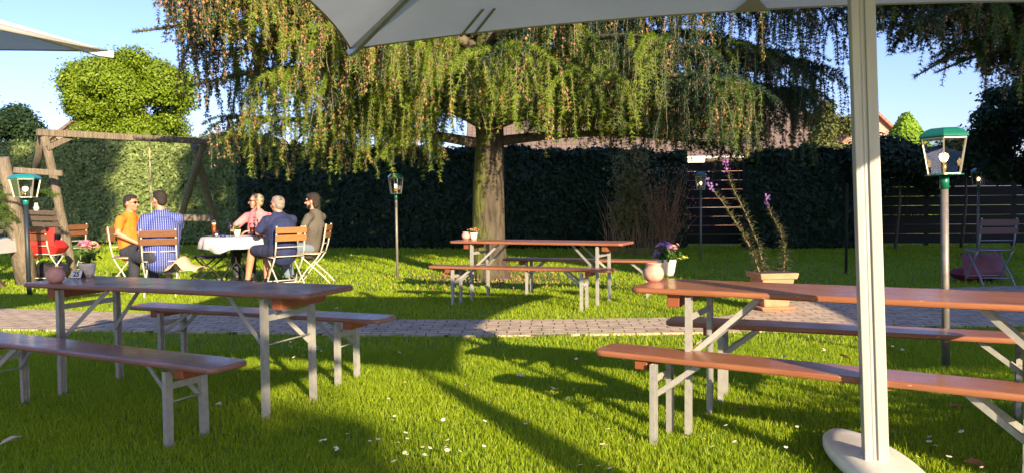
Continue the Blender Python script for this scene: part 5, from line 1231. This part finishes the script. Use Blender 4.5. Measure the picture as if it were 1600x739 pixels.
# ------------------------------------------------------------------ daisies and fallen leaves
m_dw = mat('daisy_petal', (.85, .83, .80), .6); m_dy = mat('daisy_centre', (.8, .55, .05), .7)
def daisy_mesh():
    m = MB(); m.tube([(0, 0, 0), (.003, 0, .03), (0, 0, .055)], .0012, 4, mi=2)
    for k in range(12):
        a = 2 * math.pi * k / 12; d = Vector((math.cos(a), math.sin(a), 0)); t = Vector((-d.y, d.x, 0)); c = Vector((0, 0, .055))
        m.poly([c, c + d * .007 - t * .003, c + d * .0135 + Vector((0, 0, .002)), c + d * .007 + t * .003], 0)
    m.lathe([(.0045, .0552), (.003, .058), (.0001, .0585)], 8, mi=1)
    me = bpy.data.meshes.new('daisy'); m.bm.to_mesh(me); m.bm.free()
    for q_ in (m_dw, m_dy, m_leafg): me.materials.append(q_)
    return me
dm = daisy_mesh(); q = random.Random(77)
spots = []
for (u, v, su, sv, n) in ((615, 690, 55, 16, 26), (1130, 690, 90, 25, 12), (470, 545, 60, 8, 14), (1440, 690, 80, 20, 12), (940, 705, 30, 12, 6), (330, 470, 150, 14, 8), (760, 640, 110, 30, 8), (1380, 545, 70, 8, 7), (180, 560, 110, 22, 8), (1050, 560, 120, 12, 6), (850, 450, 160, 10, 6)):
    for _ in range(n): spots.append((q.gauss(u, su), q.gauss(v, sv)))
k = 0
for (u, v) in spots:
    v = min(max(v, 445), 735); g_ = G(u, v, .05)
    if on_path(np.array([g_.x]), np.array([g_.y]))[0]: continue
    o = bpy.data.objects.new('daisy', dm); COL.objects.link(o); o.location = (g_.x, g_.y, q.uniform(-.005, .012)); o.rotation_euler = (q.uniform(-.5, .3), q.uniform(-.4, .4), q.uniform(0, 6)); s_ = q.uniform(.65, 1.15); o.scale = (s_, s_, 1)
    tag(o, 'small white daisy in the short lawn grass', 'daisy', 'white daisies scattered over the lawn')
lmats = [mat('brown_dead_leaf', (.28, .13, .05), .8), mat('pale_dead_leaf', (.5, .44, .34), .8)]
def leaf_mesh(i):
    m = MB(); pts = [(-.035, 0, .0), (-.015, .018, .008), (.01, .022, .012), (.035, .004, .002), (.012, -.018, .010), (-.015, -.016, .006)]
    c = m.bm.verts.new((0, 0, 0)); vv = [m.bm.verts.new(p_) for p_ in pts]
    for j in range(6): m.bm.faces.new((c, vv[j], vv[(j + 1) % 6]))
    me = bpy.data.meshes.new('fallen_leaf'); m.bm.to_mesh(me); m.bm.free(); me.materials.append(lmats[i]); return me
lms = [leaf_mesh(0), leaf_mesh(1)]
for (u, v, i, s_) in ((741, 662, 0, 1.1), (866, 606, 1, 1.3), (813, 586, 1, 1.0), (1319, 556, 0, 1.3), (1160, 637, 0, 1.1), (1493, 634, 0, 1.2), (1524, 722, 0, 1.3), (17, 687, 1, 1.6), (1226, 556, 1, 1.0), (341, 630, 1, 1.0), (1390, 610, 0, 1.0)):
    g_ = G(u, v, .05); o = bpy.data.objects.new('fallen_leaf', lms[i]); COL.objects.link(o); o.location = (g_.x, g_.y, .045); o.rotation_euler = (q.uniform(-.6, .2), q.uniform(-.3, .3), q.uniform(0, 6)); o.scale = (s_,) * 3
    tag(o, 'dry brown leaf lying on the grass' if i == 0 else 'pale withered leaf lying on the grass', 'leaf', 'brown fallen leaves' if i == 0 else 'pale fallen leaves')
